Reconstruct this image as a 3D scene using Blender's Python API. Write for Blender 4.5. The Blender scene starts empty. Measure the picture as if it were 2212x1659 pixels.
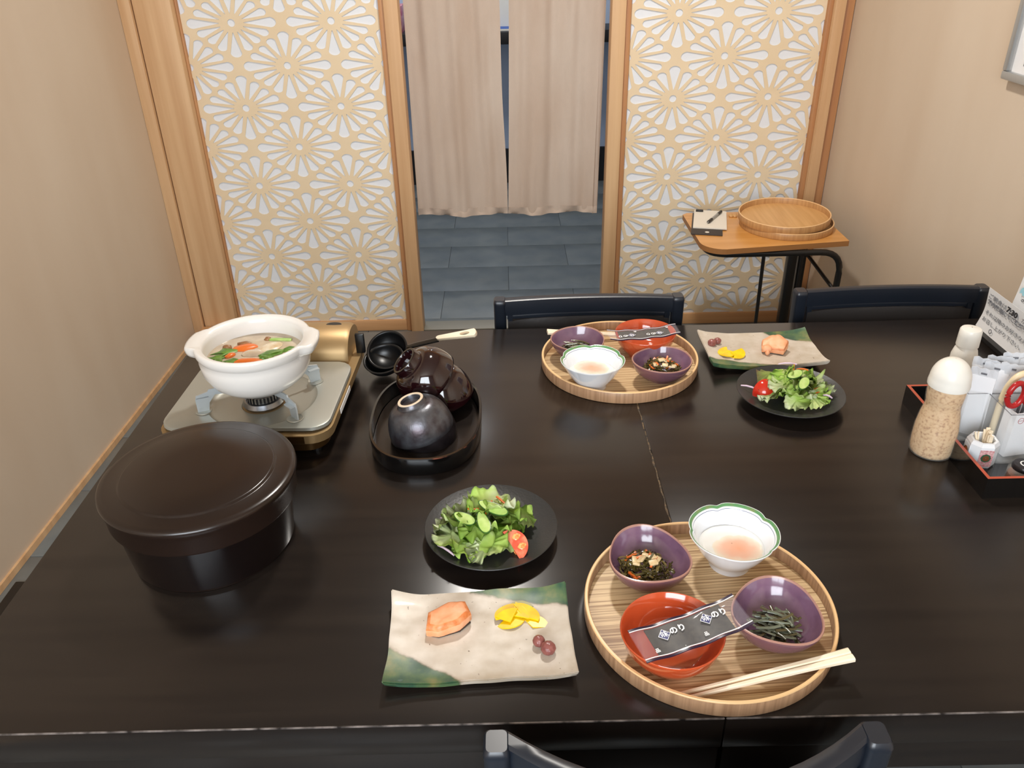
import bpy, bmesh, math, random
from mathutils import Vector, Matrix, noise, geometry
from math import sin, cos, pi, radians as rad
random.seed(7)
SC = bpy.context.scene
COL = SC.collection

# ------------------------------------------------------------------ camera, world, lights, exposure
def setup_camera():
    cd = bpy.data.cameras.new('camera'); cam = bpy.data.objects.new('camera', cd); COL.objects.link(cam)
    pitch, roll = 0.518485, -0.0223948
    fwd = Vector((0, cos(pitch), -sin(pitch))); right = Vector((1, 0, 0)); up = right.cross(fwd)
    r = right*cos(roll)+up*sin(roll); u = -right*sin(roll)+up*cos(roll)
    M = Matrix((r, u, -fwd)).transposed().to_4x4(); M.translation = (0, 0, 1.42)
    cam.matrix_world = M
    cd.sensor_width = 36; cd.lens = 1763.79/2212*36; cd.clip_start = .02
    SC.camera = cam
setup_camera()
W = bpy.data.worlds.new('world'); SC.world = W; W.use_nodes = True
W.node_tree.nodes['Background'].inputs[0].default_value = (.80, .88, 1, 1)
W.node_tree.nodes['Background'].inputs[1].default_value = 0.3
SC.view_settings.view_transform = 'Standard'; SC.view_settings.look = 'None'
SC.view_settings.exposure = 0.25; SC.view_settings.gamma = 1; SC.view_settings.use_curve_mapping = False
def area(name, loc, tgt, sx, sy, power, col, shape='RECTANGLE'):
    l = bpy.data.lights.new(name, 'AREA'); l.shape = shape; l.size = sx; l.size_y = sy; l.energy = power; l.color = col
    o = bpy.data.objects.new(name, l); COL.objects.link(o); o.location = loc
    o.rotation_euler = (Vector(tgt)-Vector(loc)).to_track_quat('-Z', 'Y').to_euler(); return o
area('downlight_bulb', (.12, 1.85, 2.36), (.12, 1.85, 0), .16, .16, 20, (1, .95, .88), 'DISK')
area('window_daylight', (-.35, -1.40, 1.6), (-.35, 1.0, 1.2), 1.5, 1.2, 62, (.86, .93, 1))
area('corridor_light', (-.3, 4.0, 2.3), (-.3, 4.0, 0), 1.2, .6, 24, (.92, .96, 1))

# ------------------------------------------------------------------ materials
def lin(c):
    return tuple((v/255/12.92 if v/255 <= .04045 else ((v/255+.055)/1.055)**2.4) for v in c)+(1,)
MC = {}
def mat(name, c, rough=.5, metal=0, spec=.5, coat=0, c2=None, scale=(8, 8, 8), detail=4, bump=0, bscale=None, lo=.35, hi=.65,
        alpha=1, trans=0, sss=0, coords='Object', c3=None, ior=1.5):
    if name in MC: return MC[name]
    m = bpy.data.materials.new(name); m.use_nodes = True; nt = m.node_tree; P = nt.nodes['Principled BSDF']
    P.inputs['Base Color'].default_value = lin(c); P.inputs['Roughness'].default_value = rough; P.inputs['Metallic'].default_value = metal
    P.inputs['Specular IOR Level'].default_value = spec; P.inputs['Coat Weight'].default_value = coat; P.inputs['Coat Roughness'].default_value = .06
    P.inputs['Alpha'].default_value = alpha; P.inputs['Transmission Weight'].default_value = trans; P.inputs['IOR'].default_value = ior
    if sss: P.inputs['Subsurface Weight'].default_value = sss; P.inputs['Subsurface Radius'].default_value = (.006, .004, .002)
    if c2 or bump:
        tc = nt.nodes.new('ShaderNodeTexCoord'); mp = nt.nodes.new('ShaderNodeMapping'); mp.inputs['Scale'].default_value = scale
        nz = nt.nodes.new('ShaderNodeTexNoise'); nz.inputs['Scale'].default_value = 1; nz.inputs['Detail'].default_value = detail
        nt.links.new(tc.outputs[coords], mp.inputs[0]); nt.links.new(mp.outputs[0], nz.inputs['Vector'])
    if c2:
        cr = nt.nodes.new('ShaderNodeValToRGB'); cr.color_ramp.elements[0].position = lo; cr.color_ramp.elements[1].position = hi
        cr.color_ramp.elements[0].color = lin(c); cr.color_ramp.elements[1].color = lin(c2)
        if c3:
            e = cr.color_ramp.elements.new((lo+hi)/2); e.color = lin(c3)
        nt.links.new(nz.outputs['Fac'], cr.inputs[0]); nt.links.new(cr.outputs[0], P.inputs['Base Color'])
    if bump:
        b = nt.nodes.new('ShaderNodeBump'); b.inputs['Strength'].default_value = bump; b.inputs['Distance'].default_value = .002
        src = nz
        if bscale:
            mp2 = nt.nodes.new('ShaderNodeMapping'); mp2.inputs['Scale'].default_value = bscale
            src = nt.nodes.new('ShaderNodeTexNoise'); src.inputs['Scale'].default_value = 1
            nt.links.new(tc.outputs[coords], mp2.inputs[0]); nt.links.new(mp2.outputs[0], src.inputs['Vector'])
        nt.links.new(src.outputs['Fac'], b.inputs['Height']); nt.links.new(b.outputs[0], P.inputs['Normal'])
    MC[name] = m; return m

M_wall = mat('birch wall sheet', (197, 174, 149), .55, c2=(217, 201, 181), scale=(1.6, 1.6, .5), detail=5, lo=.3, hi=.7, bump=.06, bscale=(60, 60, 3))
M_post = mat('cedar post wood', (200, 156, 112), .5, c2=(222, 184, 140), scale=(30, 30, 1.1), detail=5, lo=.3, hi=.7, bump=.05)
M_bead = mat('cedar dark bead wood', (176, 122, 80), .5, c2=(200, 148, 100), scale=(30, 30, 1.1), detail=4)
M_rail = mat('cedar rail wood', (196, 146, 100), .5, c2=(218, 172, 124), scale=(1.5, 30, 30), detail=5, lo=.3, hi=.7)
M_lat = mat('pale cut plywood', (230, 208, 173), .55, c2=(236, 216, 183), scale=(5, 5, 1.3), detail=3, lo=.3, hi=.7)
M_paper = mat('white backing paper', (232, 236, 242), .6)
M_ceil = mat('ceiling board', (205, 195, 182), .8)
M_backwall = mat('plaster wall behind', (186, 190, 196), .8)
M_tile = mat('grey blue floor tile', (100, 106, 108), .3, c2=(114, 118, 117), scale=(9, 9, 9), detail=8, bump=.05)
M_grout = mat('dark tile joint', (76, 80, 82), .8)
M_corr = mat('corridor pale wall', (186, 200, 222), .6)
M_dark = mat('near black painted wood', (24, 23, 24), .45)
M_table = mat('black lacquered table wood', (25, 20, 18), .22, c2=(34, 28, 24), scale=(2, 40, 40), detail=5, bump=.012, bscale=(3, 90, 90))
M_tedge = mat('worn table edge highlight', (128, 120, 116), .3, c2=(24, 20, 20), scale=(60, 60, 60), detail=6)  # patchy wear; the window highlight along the front edge is painted in too
M_crack = mat('exposed wood in joint', (104, 84, 58), .7, c2=(24, 17, 12), scale=(150, 150, 60), detail=6, lo=.4, hi=.62)
M_chair = mat('blue black chair lacquer', (26, 32, 42), .34, spec=.6)
M_leather = mat('black leather pad', (52, 49, 48), .36, bump=.15, bscale=(160, 160, 160))
M_lac = mat('black lacquer', (10, 9, 9), .12, coat=.5)
M_potlid = mat('dark brown lacquer', (28, 19, 15), .25, c2=(36, 24, 19), scale=(5, 5, 5))
M_pot = mat('dark lacquer body', (14, 7, 7), .14, coat=.6)
M_wear = mat('worn lacquer edge', (130, 70, 50), .35, c2=(14, 9, 8), scale=(35, 35, 35), detail=5, lo=.36, hi=.46)
M_white = mat('white glazed ceramic', (226, 223, 218), .22, coat=.3)
M_broth = mat('cloudy broth', (206, 190, 164), .12, c2=(176, 158, 138), scale=(25, 25, 25), detail=4, coat=.4)
M_silver = mat('silver painted steel', (178, 180, 172), .36, metal=.55)
M_arm = mat('pale enamelled steel', (196, 204, 208), .35, metal=.4)
M_steel = mat('burner steel', (150, 152, 156), .3, metal=1)
M_gold = mat('champagne gold metal', (172, 144, 102), .44, metal=.6)
M_golddk = mat('dark bronze shade and seam', (96, 70, 38), .35, metal=.8)  # seam tone, also the shade painted on the lower stove body
M_plastic = mat('black plastic', (15, 15, 16), .35)
M_brown = mat('maroon black lacquer', (30, 9, 12), .08, coat=.8)
M_raku = mat('iridescent charcoal glaze', (112, 114, 120), .34, metal=.75, c2=(74, 66, 70), scale=(45, 45, 45), detail=6, bump=.5)
M_raku2 = mat('black brown glaze', (30, 25, 27), .32, metal=.35, c2=(46, 40, 42), scale=(60, 60, 60), detail=6, bump=.5)
M_foot = mat('unglazed pale foot', (228, 208, 182), .5)
M_purple = mat('purple glaze', (130, 98, 120), .16, coat=.5, c2=(108, 78, 100), scale=(25, 25, 25))
M_purpout = mat('mauve outer glaze', (120, 82, 88), .25, coat=.3, c2=(104, 74, 88), scale=(25, 25, 25))
M_purprim = mat('pinkish brown rim', (176, 132, 118), .25, coat=.3)
M_cwhite = mat('white porcelain', (240, 243, 247), .12, coat=.4)
M_cgreen = mat('green rim glaze', (96, 148, 98), .15, coat=.4, c2=(132, 140, 92), scale=(90, 90, 90), lo=.5, hi=.75)
M_cblue = mat('thin blue line', (96, 108, 140), .15, coat=.4)
M_orange = mat('vermilion lacquer', (200, 82, 44), .10, coat=.7)
M_traytop = mat('striped ash tray bottom', (222, 188, 138), .4, c2=(178, 138, 88), scale=(3.5, 95, 20), detail=3, lo=.38, hi=.68)
M_trayside = mat('brown grained tray side', (184, 146, 112), .4, c2=(152, 116, 86), scale=(180, 180, 3), detail=3)
M_traylip = mat('pale tray lip', (238, 196, 142), .35)
M_plate = mat('matte charcoal plate', (46, 46, 46), .38, bump=.1, bscale=(300, 300, 300))
M_chop = mat('pale chopstick wood', (250, 236, 212), .55, c2=(244, 226, 196), scale=(10, 120, 120))
M_lett = None
M_cuc = mat('cucumber flesh', (200, 220, 140), .25, c2=(176, 206, 110), scale=(80, 80, 80), sss=.1)
M_cucskin = mat('cucumber skin', (58, 100, 36), .35)
M_tomskin = mat('tomato skin', (196, 44, 26), .15, coat=.3)
M_tomflesh = mat('tomato flesh', (226, 88, 62), .22, c2=(236, 140, 104), scale=(60, 60, 60), lo=.45, hi=.6)
M_seed = mat('tomato seed jelly', (226, 120, 50), .15, c2=(238, 190, 120), scale=(280, 280, 280))
M_carrot = mat('carrot', (222, 112, 40), .35)
M_onion = mat('white purple stem', (214, 190, 206), .35)
M_salmon = mat('salmon flesh', (240, 160, 112), .5, c2=(246, 182, 140), scale=(60, 60, 60), detail=4, sss=.15, bump=.3)
M_sear = mat('seared salmon edge', (214, 120, 60), .45, c2=(240, 160, 110), scale=(120, 120, 120))
M_skin = mat('salmon skin', (70, 58, 52), .4)
M_pickle = mat('yellow pickle', (250, 214, 22), .3, c2=(238, 192, 14), scale=(60, 60, 60), sss=.15)
M_pickgreen = mat('green pickle', (142, 140, 20), .35)
M_plum = mat('pickled plum skin', (150, 92, 84), .32, c2=(128, 72, 68), scale=(120, 120, 120), bump=.5)
M_kelp = mat('dark simmered kelp', (52, 46, 20), .18, coat=.5, c2=(86, 76, 34), scale=(60, 60, 60))
M_kelpl = mat('olive simmered strips', (136, 118, 66), .2, coat=.4, c2=(84, 76, 36), scale=(60, 60, 60))
M_tofu = mat('tan fried tofu', (204, 176, 128), .4, c2=(226, 206, 166), scale=(90, 90, 90))
M_fuki = mat('grey green stalk', (74, 80, 62), .2, coat=.5, c2=(116, 122, 104), scale=(8, 200, 200))
M_fukid = mat('dark olive stalk', (56, 48, 28), .25, coat=.4, c2=(84, 76, 44), scale=(8, 200, 200))
M_nori = mat('toasted seaweed sheet', (40, 42, 34), .5, c2=(62, 62, 50), scale=(160, 160, 160), detail=8)
M_film = mat('clear film', (236, 226, 240), .05, alpha=.07, spec=.6)
M_filmedge = mat('dark purple film edge', (44, 28, 52), .25)
M_print = mat('white print', (245, 245, 245), .4)
M_navy = mat('navy print', (28, 36, 104), .4)
M_ink = mat('black print', (40, 40, 44), .6)
M_inkg = mat('grey print', (110, 112, 118), .6)
M_pblue = mat('pale blue print', (150, 200, 214), .6)
M_sheet = mat('laminated white sheet', (226, 226, 226), .3)
M_sidetop = mat('orange varnished wood', (206, 146, 74), .3, c2=(220, 162, 92), scale=(3, 40, 40), coat=.2)
M_sideedge = mat('plywood edge', (158, 108, 60), .5)
M_btray = mat('honey bamboo tray', (204, 156, 98), .42, c2=(218, 172, 114), scale=(60, 4, 30), detail=3)
M_bside = mat('honey tray side', (196, 150, 98), .42, c2=(176, 130, 82), scale=(120, 120, 3))
M_tube = mat('black steel tube', (16, 16, 17), .3)
M_card = mat('off white paper', (232, 226, 214), .6)
M_board = mat('dark brown leatherette', (54, 46, 42), .5)
M_noren = mat('beige linen', (198, 182, 168), .85, c2=(184, 163, 146), scale=(6, 6, 1.6), detail=6, bump=.35, bscale=(500, 500, 500))
M_hem = mat('beige linen hem', (190, 172, 157), .85, bump=.3, bscale=(500, 500, 500))
M_clear = mat('clear acrylic', (244, 248, 250), .03, alpha=.13, spec=.6)
M_clearedge = mat('acrylic cut edge', (120, 124, 130), .1, alpha=.6)
M_glassjar = mat('clear bottle plastic', (250, 244, 232), .05, alpha=.16, coat=.6)
M_sesame = mat('sesame dressing', (218, 184, 140), .35, c2=(168, 122, 80), scale=(210, 210, 240), detail=8, lo=.45, hi=.68, c3=(206, 168, 122))
M_cap = mat('white plastic cap', (240, 238, 230), .3)
M_vermrim = mat('vermilion painted rim', (186, 84, 58), .3)
M_red = mat('red plastic', (176, 34, 36), .2)
M_cream = mat('cream plastic', (234, 216, 178), .3)
M_packet = mat('white paper sleeve', (238, 240, 244), .45)
M_packetf = mat('frosted sleeve flap', (232, 236, 242), .3, alpha=.55)
M_pinkch = mat('pink lattice print', (226, 190, 188), .3, c2=(196, 120, 126), scale=(300, 300, 300))
M_emgreen = mat('green emblem', (60, 92, 66), .35)
M_brownp = mat('brown emblem', (120, 72, 44), .35)
M_spice = mat('red brown spice', (128, 66, 30), .4, c2=(96, 44, 20), scale=(200, 200, 200))
M_alu = mat('brushed aluminium frame', (176, 178, 178), .35, metal=.6)
M_photo = mat('dark picture print', (40, 44, 78), .4, c2=(86, 74, 68), scale=(9, 9, 9))
M_glass = mat('picture glass', (240, 240, 245), .03, alpha=.10)
M_bluedk = mat('blue book cover', (40, 84, 160), .5)
M_pink = mat('pink magazine cover', (190, 70, 96), .5, c2=(226, 170, 176), scale=(30, 30, 30))
M_mag = mat('printed cover', (214, 208, 196), .5, c2=(110, 70, 60), scale=(40, 40, 60), lo=.5, hi=.6)
M_green = mat('green leaf vegetable', (74, 112, 40), .35, c2=(112, 150, 60), scale=(90, 90, 90))
M_scal = mat('spring onion', (128, 176, 64), .3, c2=(196, 214, 140), scale=(40, 40, 40))
M_mush = mat('brown mushroom', (126, 84, 52), .4, c2=(160, 116, 74), scale=(90, 90, 90))
M_softtofu = mat('soft tofu', (226, 214, 190), .3, c2=(206, 178, 136), scale=(60, 60, 60))

def stripes_mat(name, base, dark, s_along, s_across):
    m = bpy.data.materials.new(name); m.use_nodes = True; nt = m.node_tree; P = nt.nodes['Principled BSDF']
    tc = nt.nodes.new('ShaderNodeTexCoord'); mp = nt.nodes.new('ShaderNodeMapping'); mp.inputs['Scale'].default_value = (s_along, s_across, 1)
    w = nt.nodes.new('ShaderNodeTexNoise'); w.inputs['Scale'].default_value = 1; w.inputs['Detail'].default_value = 2.5
    mp2 = nt.nodes.new('ShaderNodeMapping'); mp2.inputs['Scale'].default_value = (1.5, 9, 1)
    n2 = nt.nodes.new('ShaderNodeTexNoise'); n2.inputs['Scale'].default_value = 1
    cr = nt.nodes.new('ShaderNodeValToRGB'); e = cr.color_ramp.elements
    e[0].position = .40; e[0].color = lin(base); e[1].position = .66; e[1].color = lin(dark)
    add = nt.nodes.new('ShaderNodeMath'); add.operation = 'MULTIPLY_ADD'; add.inputs[1].default_value = .45; 
    sub = nt.nodes.new('ShaderNodeMath'); sub.operation = 'ADD'; sub.inputs[1].default_value = -.22
    nt.links.new(tc.outputs['Object'], mp.inputs[0]); nt.links.new(mp.outputs[0], w.inputs['Vector'])
    nt.links.new(tc.outputs['Object'], mp2.inputs[0]); nt.links.new(mp2.outputs[0], n2.inputs['Vector'])
    nt.links.new(n2.outputs['Fac'], add.inputs[0]); nt.links.new(w.outputs['Fac'], add.inputs[2]); nt.links.new(add.outputs[0], sub.inputs[0])
    nt.links.new(sub.outputs[0], cr.inputs[0]); nt.links.new(cr.outputs[0], P.inputs['Base Color']); P.inputs['Roughness'].default_value = .42
    return m
M_traytop = stripes_mat('striped ash tray bottom b', (226, 196, 150), (150, 112, 72), 5, 330)

def radial_mat(name, stops, rough=.2, center=(0, 0, 0), R=.03, squash=(1, 1)):
    m = bpy.data.materials.new(name); m.use_nodes = True; nt = m.node_tree; P = nt.nodes['Principled BSDF']
    tc = nt.nodes.new('ShaderNodeTexCoord'); mp = nt.nodes.new('ShaderNodeMapping')
    mp.inputs['Scale'].default_value = (squash[0]/R, squash[1]/R, 0); mp.inputs['Location'].default_value = (-center[0]*squash[0]/R, -center[1]*squash[1]/R, 0)
    ln = nt.nodes.new('ShaderNodeVectorMath'); ln.operation = 'LENGTH'
    nz = nt.nodes.new('ShaderNodeTexNoise'); nz.inputs['Scale'].default_value = 70
    ad = nt.nodes.new('ShaderNodeMath'); ad.operation = 'MULTIPLY_ADD'; ad.inputs[1].default_value = .35
    cr = nt.nodes.new('ShaderNodeValToRGB'); e = cr.color_ramp.elements
    e[0].position = stops[0][0]; e[0].color = lin(stops[0][1]); e[1].position = stops[-1][0]; e[1].color = lin(stops[-1][1])
    for p, c in stops[1:-1]:
        x = e.new(p); x.color = lin(c)
    nt.links.new(tc.outputs['Object'], mp.inputs[0]); nt.links.new(mp.outputs[0], ln.inputs[0]); nt.links.new(tc.outputs['Object'], nz.inputs['Vector'])
    nt.links.new(nz.outputs['Fac'], ad.inputs[0]); nt.links.new(ln.outputs['Value'], ad.inputs[2]); nt.links.new(ad.outputs[0], cr.inputs[0])
    nt.links.new(cr.outputs[0], P.inputs['Base Color']); P.inputs['Roughness'].default_value = rough; P.inputs['Coat Weight'].default_value = .3
    return m
M_egg = radial_mat('egg white around soft yolk', [(.25, (244, 178, 146)), (.62, (244, 196, 172)), (.95, (242, 232, 214)), (1.25, (240, 241, 238))], center=(.006, -.009, 0), R=.031, squash=(.8, 1))

def lettuce_mat(name, pale, mid, dark):
    m = bpy.data.materials.new(name); m.use_nodes = True; nt = m.node_tree; P = nt.nodes['Principled BSDF']
    tc = nt.nodes.new('ShaderNodeTexCoord'); sp = nt.nodes.new('ShaderNodeSeparateXYZ'); nz = nt.nodes.new('ShaderNodeTexNoise'); nz.inputs['Scale'].default_value = 3.5
    nz.inputs['Detail'].default_value = 5
    ad = nt.nodes.new('ShaderNodeMath'); ad.operation = 'MULTIPLY_ADD'; ad.inputs[1].default_value = .8
    cr = nt.nodes.new('ShaderNodeValToRGB'); e = cr.color_ramp.elements
    e[0].position = .30; e[0].color = lin(pale); e[1].position = 1.0; e[1].color = lin(dark); x = e.new(.62); x.color = lin(mid)
    nt.links.new(tc.outputs['Generated'], sp.inputs[0]); nt.links.new(tc.outputs['Generated'], nz.inputs['Vector'])
    nt.links.new(nz.outputs['Fac'], ad.inputs[0]); nt.links.new(sp.outputs[0], ad.inputs[2]); sc_ = nt.nodes.new('ShaderNodeMath'); sc_.operation = 'MULTIPLY'; sc_.inputs[1].default_value = .62; nt.links.new(ad.outputs[0], sc_.inputs[0]); nt.links.new(sc_.outputs[0], cr.inputs[0])
    nt.links.new(cr.outputs[0], P.inputs['Base Color']); P.inputs['Roughness'].default_value = .38; P.inputs['Subsurface Weight'].default_value = .12; P.inputs['Subsurface Radius'].default_value = (.004, .005, .002)
    b = nt.nodes.new('ShaderNodeBump'); b.inputs['Strength'].default_value = .5; b.inputs['Distance'].default_value = .001
    v = nt.nodes.new('ShaderNodeTexNoise'); v.inputs['Scale'].default_value = 220; nt.links.new(tc.outputs['Object'], v.inputs['Vector'])
    nt.links.new(v.outputs['Fac'], b.inputs['Height']); nt.links.new(b.outputs[0], P.inputs['Normal'])
    return m
M_lettA = lettuce_mat('light green lettuce', (236, 243, 204), (200, 228, 118), (152, 202, 66))
M_lettB = lettuce_mat('deeper green lettuce', (220, 234, 156), (172, 212, 84), (116, 170, 50))
M_lettC = lettuce_mat('red edged lettuce', (196, 214, 130), (140, 160, 70), (104, 70, 50))

def plate_mat():
    m = bpy.data.materials.new('cream and green oribe glaze'); m.use_nodes = True; nt = m.node_tree; P = nt.nodes['Principled BSDF']
    N = nt.nodes.new; Lk = nt.links.new
    tc = N('ShaderNodeTexCoord'); sp = N('ShaderNodeSeparateXYZ'); Lk(tc.outputs['Object'], sp.inputs[0])
    nz = N('ShaderNodeTexNoise'); nz.inputs['Scale'].default_value = 30; nz.inputs['Detail'].default_value = 4; Lk(tc.outputs['Object'], nz.inputs['Vector'])
    def math(op, a, b=None, c=None):
        n = N('ShaderNodeMath'); n.operation = op
        for i, v in enumerate((a, b, c)):
            if v is None: continue
            if isinstance(v, (int, float)): n.inputs[i].default_value = v
            else: Lk(v, n.inputs[i])
        return n.outputs[0]
    x, y = sp.outputs[0], sp.outputs[1]
    wob = math('MULTIPLY_ADD', nz.outputs['Fac'], .02, -.01)
    # lower-left green patch: y < -.012 - .62*(x+.104)
    g1 = math('SUBTRACT', math('MULTIPLY_ADD', x, -.58, -.0755), y); g1 = math('ADD', g1, wob)
    g2 = math('SUBTRACT', y, math('MULTIPLY_ADD', x, -.27, .061)); g2 = math('ADD', g2, wob)
    g2 = math('MINIMUM', g2, math('ADD', x, .012))
    g = math('MAXIMUM', g1, g2)
    ms = N('ShaderNodeMapRange'); ms.inputs['From Min'].default_value = -.0008; ms.inputs['From Max'].default_value = .0016; Lk(g, ms.inputs['Value'])
    n2 = N('ShaderNodeTexNoise'); n2.inputs['Scale'].default_value = 45; n2.inputs['Detail'].default_value = 6; Lk(tc.outputs['Object'], n2.inputs['Vector'])
    cg = N('ShaderNodeValToRGB'); e = cg.color_ramp.elements; e[0].position = .36; e[0].color = lin((52, 86, 66)); e[1].position = .7; e[1].color = lin((126, 126, 78))
    xx = e.new(.52); xx.color = lin((82, 108, 70)); Lk(n2.outputs['Fac'], cg.inputs[0])
    cb = N('ShaderNodeValToRGB'); e = cb.color_ramp.elements; e[0].position = .35; e[0].color = lin((202, 192, 178)); e[1].position = .7; e[1].color = lin((184, 171, 152)); Lk(n2.outputs['Fac'], cb.inputs[0])
    n3 = N('ShaderNodeTexNoise'); n3.inputs['Scale'].default_value = 230; n3.inputs['Detail'].default_value = 1; Lk(tc.outputs['Object'], n3.inputs['Vector'])
    sk = N('ShaderNodeMapRange'); sk.inputs['From Min'].default_value = .74; sk.inputs['From Max'].default_value = .8; Lk(n3.outputs['Fac'], sk.inputs['Value'])
    mb = N('ShaderNodeMix'); mb.data_type = 'RGBA'; Lk(sk.outputs[0], mb.inputs[0]); Lk(cb.outputs[0], mb.inputs[6]); mb.inputs[7].default_value = lin((110, 90, 70))
    mx = N('ShaderNodeMix'); mx.data_type = 'RGBA'; Lk(ms.outputs[0], mx.inputs[0]); Lk(mb.outputs[2], mx.inputs[6]); Lk(cg.outputs[0], mx.inputs[7])
    # thin brown halo where glazes meet
    hl = N('ShaderNodeMapRange'); hl.inputs['From Min'].default_value = .0035; hl.inputs['From Max'].default_value = 0; Lk(math('ABSOLUTE', g), hl.inputs['Value'])
    mh = N('ShaderNodeMix'); mh.data_type = 'RGBA'; Lk(math('MULTIPLY', hl.outputs[0], .35), mh.inputs[0]); Lk(mx.outputs[2], mh.inputs[6]); mh.inputs[7].default_value = lin((120, 92, 66))
    Lk(mh.outputs[2], P.inputs['Base Color']); P.inputs['Roughness'].default_value = .36; P.inputs['Coat Weight'].default_value = .06
    b = N('ShaderNodeBump'); b.inputs['Strength'].default_value = .15; b.inputs['Distance'].default_value = .001; Lk(n2.outputs['Fac'], b.inputs['Height']); Lk(b.outputs[0], P.inputs['Normal'])
    return m
M_oribe = plate_mat()

# ------------------------------------------------------------------ helpers
def tag(o, label=None, cat=None, group=None, kind=None):
    if label: o['label'] = label
    if cat: o['category'] = cat
    if group: o['group'] = group
    if kind: o['kind'] = kind
    return o
def thing(name, label, cat, loc=(0, 0, 0), rz=0, group=None):
    o = bpy.data.objects.new(name, None); o.empty_display_size = .05; COL.objects.link(o)
    o.location = loc; o.rotation_euler = (0, 0, rz); return tag(o, label, cat, group)
def fin(name, bm, m, parent=None, smooth=None, label=None, kind=None, rec=True):
    if rec: bmesh.ops.recalc_face_normals(bm, faces=bm.faces)
    me = bpy.data.meshes.new(name); bm.to_mesh(me); bm.free()
    for x in (m if isinstance(m, (list, tuple)) else [m]): me.materials.append(x)
    if smooth is not None:
        for p in me.polygons: p.use_smooth = True
        me.set_sharp_from_angle(angle=rad(smooth))
    o = bpy.data.objects.new(name, me); COL.objects.link(o)
    if parent: o.parent = parent
    if label: o['label'] = label
    if kind: o['kind'] = kind
    return o
def inst(name, me, parent=None, M=None):
    o = bpy.data.objects.new(name, me); COL.objects.link(o)
    if parent: o.parent = parent
    if M is not None: o.matrix_basis = M
    return o
def box(bm, x0, x1, y0, y1, z0, z1, M=None, bev=0, mi=0):
    r = bmesh.ops.create_cube(bm, size=1); vs = r['verts']
    T = Matrix.Translation(((x0+x1)/2, (y0+y1)/2, (z0+z1)/2)) @ Matrix.Diagonal((x1-x0, y1-y0, z1-z0, 1))
    bmesh.ops.transform(bm, matrix=T, verts=vs)
    if bev:
        es = list({e for v in vs for e in v.link_edges})
        r2 = bmesh.ops.bevel(bm, geom=es, offset=bev, segments=2, affect='EDGES', profile=.5)
        vs = list({v for f in r2['faces'] for v in f.verts} | {v for v in vs if v.is_valid})
    fs = {f for v in vs for f in v.link_faces}
    for f in fs: f.material_index = mi
    if M is not None: bmesh.ops.transform(bm, matrix=M, verts=vs)
    return vs
def bx(name, d, m, parent=None, bev=0, **k):
    bm = bmesh.new(); box(bm, *d, bev=bev); return fin(name, bm, m, parent, smooth=30 if bev else None, **k)
def loops(bm, rings, closed=True, mats=None, capa=False, capb=False):
    """bridge a list of vertex rings"""
    R = [[bm.verts.new(p) for p in ring] for ring in rings]
    n = len(R[0])
    for i in range(len(R)-1):
        for j in range(n if closed else n-1):
            k = (j+1) % n
            f = bm.faces.new((R[i][j], R[i][k], R[i+1][k], R[i+1][j]))
            if mats: f.material_index = mats[i]
    if capa: bm.faces.new(R[0][::-1])
    if capb: bm.faces.new(R[-1])
    return R
def lathe(bm, prof, n=48, mats=None, fn=None, cap0=False, cap1=False, M=None):
    """prof: (r, z) list; fn(theta, r, z) -> (x, y, z)"""
    rings = []
    for r, z in prof:
        ring = []
        for j in range(n):
            t = 2*pi*j/n
            p = Vector(fn(t, r, z) if fn else (r*cos(t), r*sin(t), z))
            ring.append(M @ p if M is not None else p)
        rings.append(ring)
    return loops(bm, rings, True, mats, cap0, cap1)
def tube(bm, pts, r, n=8, cap=True, M=None, flat=1.0):
    pts = [Vector(p) for p in pts]; rings = []
    up = Vector((0, 0, 1))
    for i, p in enumerate(pts):
        t = (pts[min(i+1, len(pts)-1)]-pts[max(i-1, 0)]).normalized()
        a = t.cross(up)
        if a.length < .05: a = t.cross(Vector((0, 1, 0)))
        a.normalize(); b = a.cross(t)
        rr = r[i] if isinstance(r, (list, tuple)) else r
        rings.append([p+a*rr*cos(2*pi*j/n)+b*rr*flat*sin(2*pi*j/n) for j in range(n)])
    if M is not None: rings = [[M @ q for q in g] for g in rings]
    return loops(bm, rings, True, None, cap, cap)
def bend(pts, rr, n=5):
    """round the corners of a polyline"""
    P = [Vector(p) for p in pts]; out = [P[0]]
    for i in range(1, len(P)-1):
        a, b, c = P[i-1], P[i], P[i+1]; d1 = (a-b); d2 = (c-b); r1 = min(rr, d1.length*.45); r2 = min(rr, d2.length*.45)
        s = b+d1.normalized()*r1; e = b+d2.normalized()*r2
        for k in range(n+1):
            t = k/n; out.append(s*(1-t)**2+b*2*t*(1-t)+e*t*t)
    out.append(P[-1]); return out
def prism(bm, poly, z0, z1, M=None, mi=0):
    a = [bm.verts.new((x, y, z0)) for x, y in poly]; b = [bm.verts.new((x, y, z1)) for x, y in poly]; n = len(poly); fs = []
    for i in range(n): fs.append(bm.faces.new((a[i], a[(i+1) % n], b[(i+1) % n], b[i])))
    fs.append(bm.faces.new(a[::-1])); fs.append(bm.faces.new(b))
    for f in fs: f.material_index = mi
    if M is not None: bmesh.ops.transform(bm, matrix=M, verts=a+b)
    return a+b
def frame_mat(origin, zdir, xhint=(1, 0, 0)):
    z = Vector(zdir).normalized(); x = Vector(xhint); x = (x-z*x.dot(z)).normalized(); y = z.cross(x)
    M = Matrix((x, y, z)).transposed().to_4x4(); M.translation = Vector(origin); return M
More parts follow.
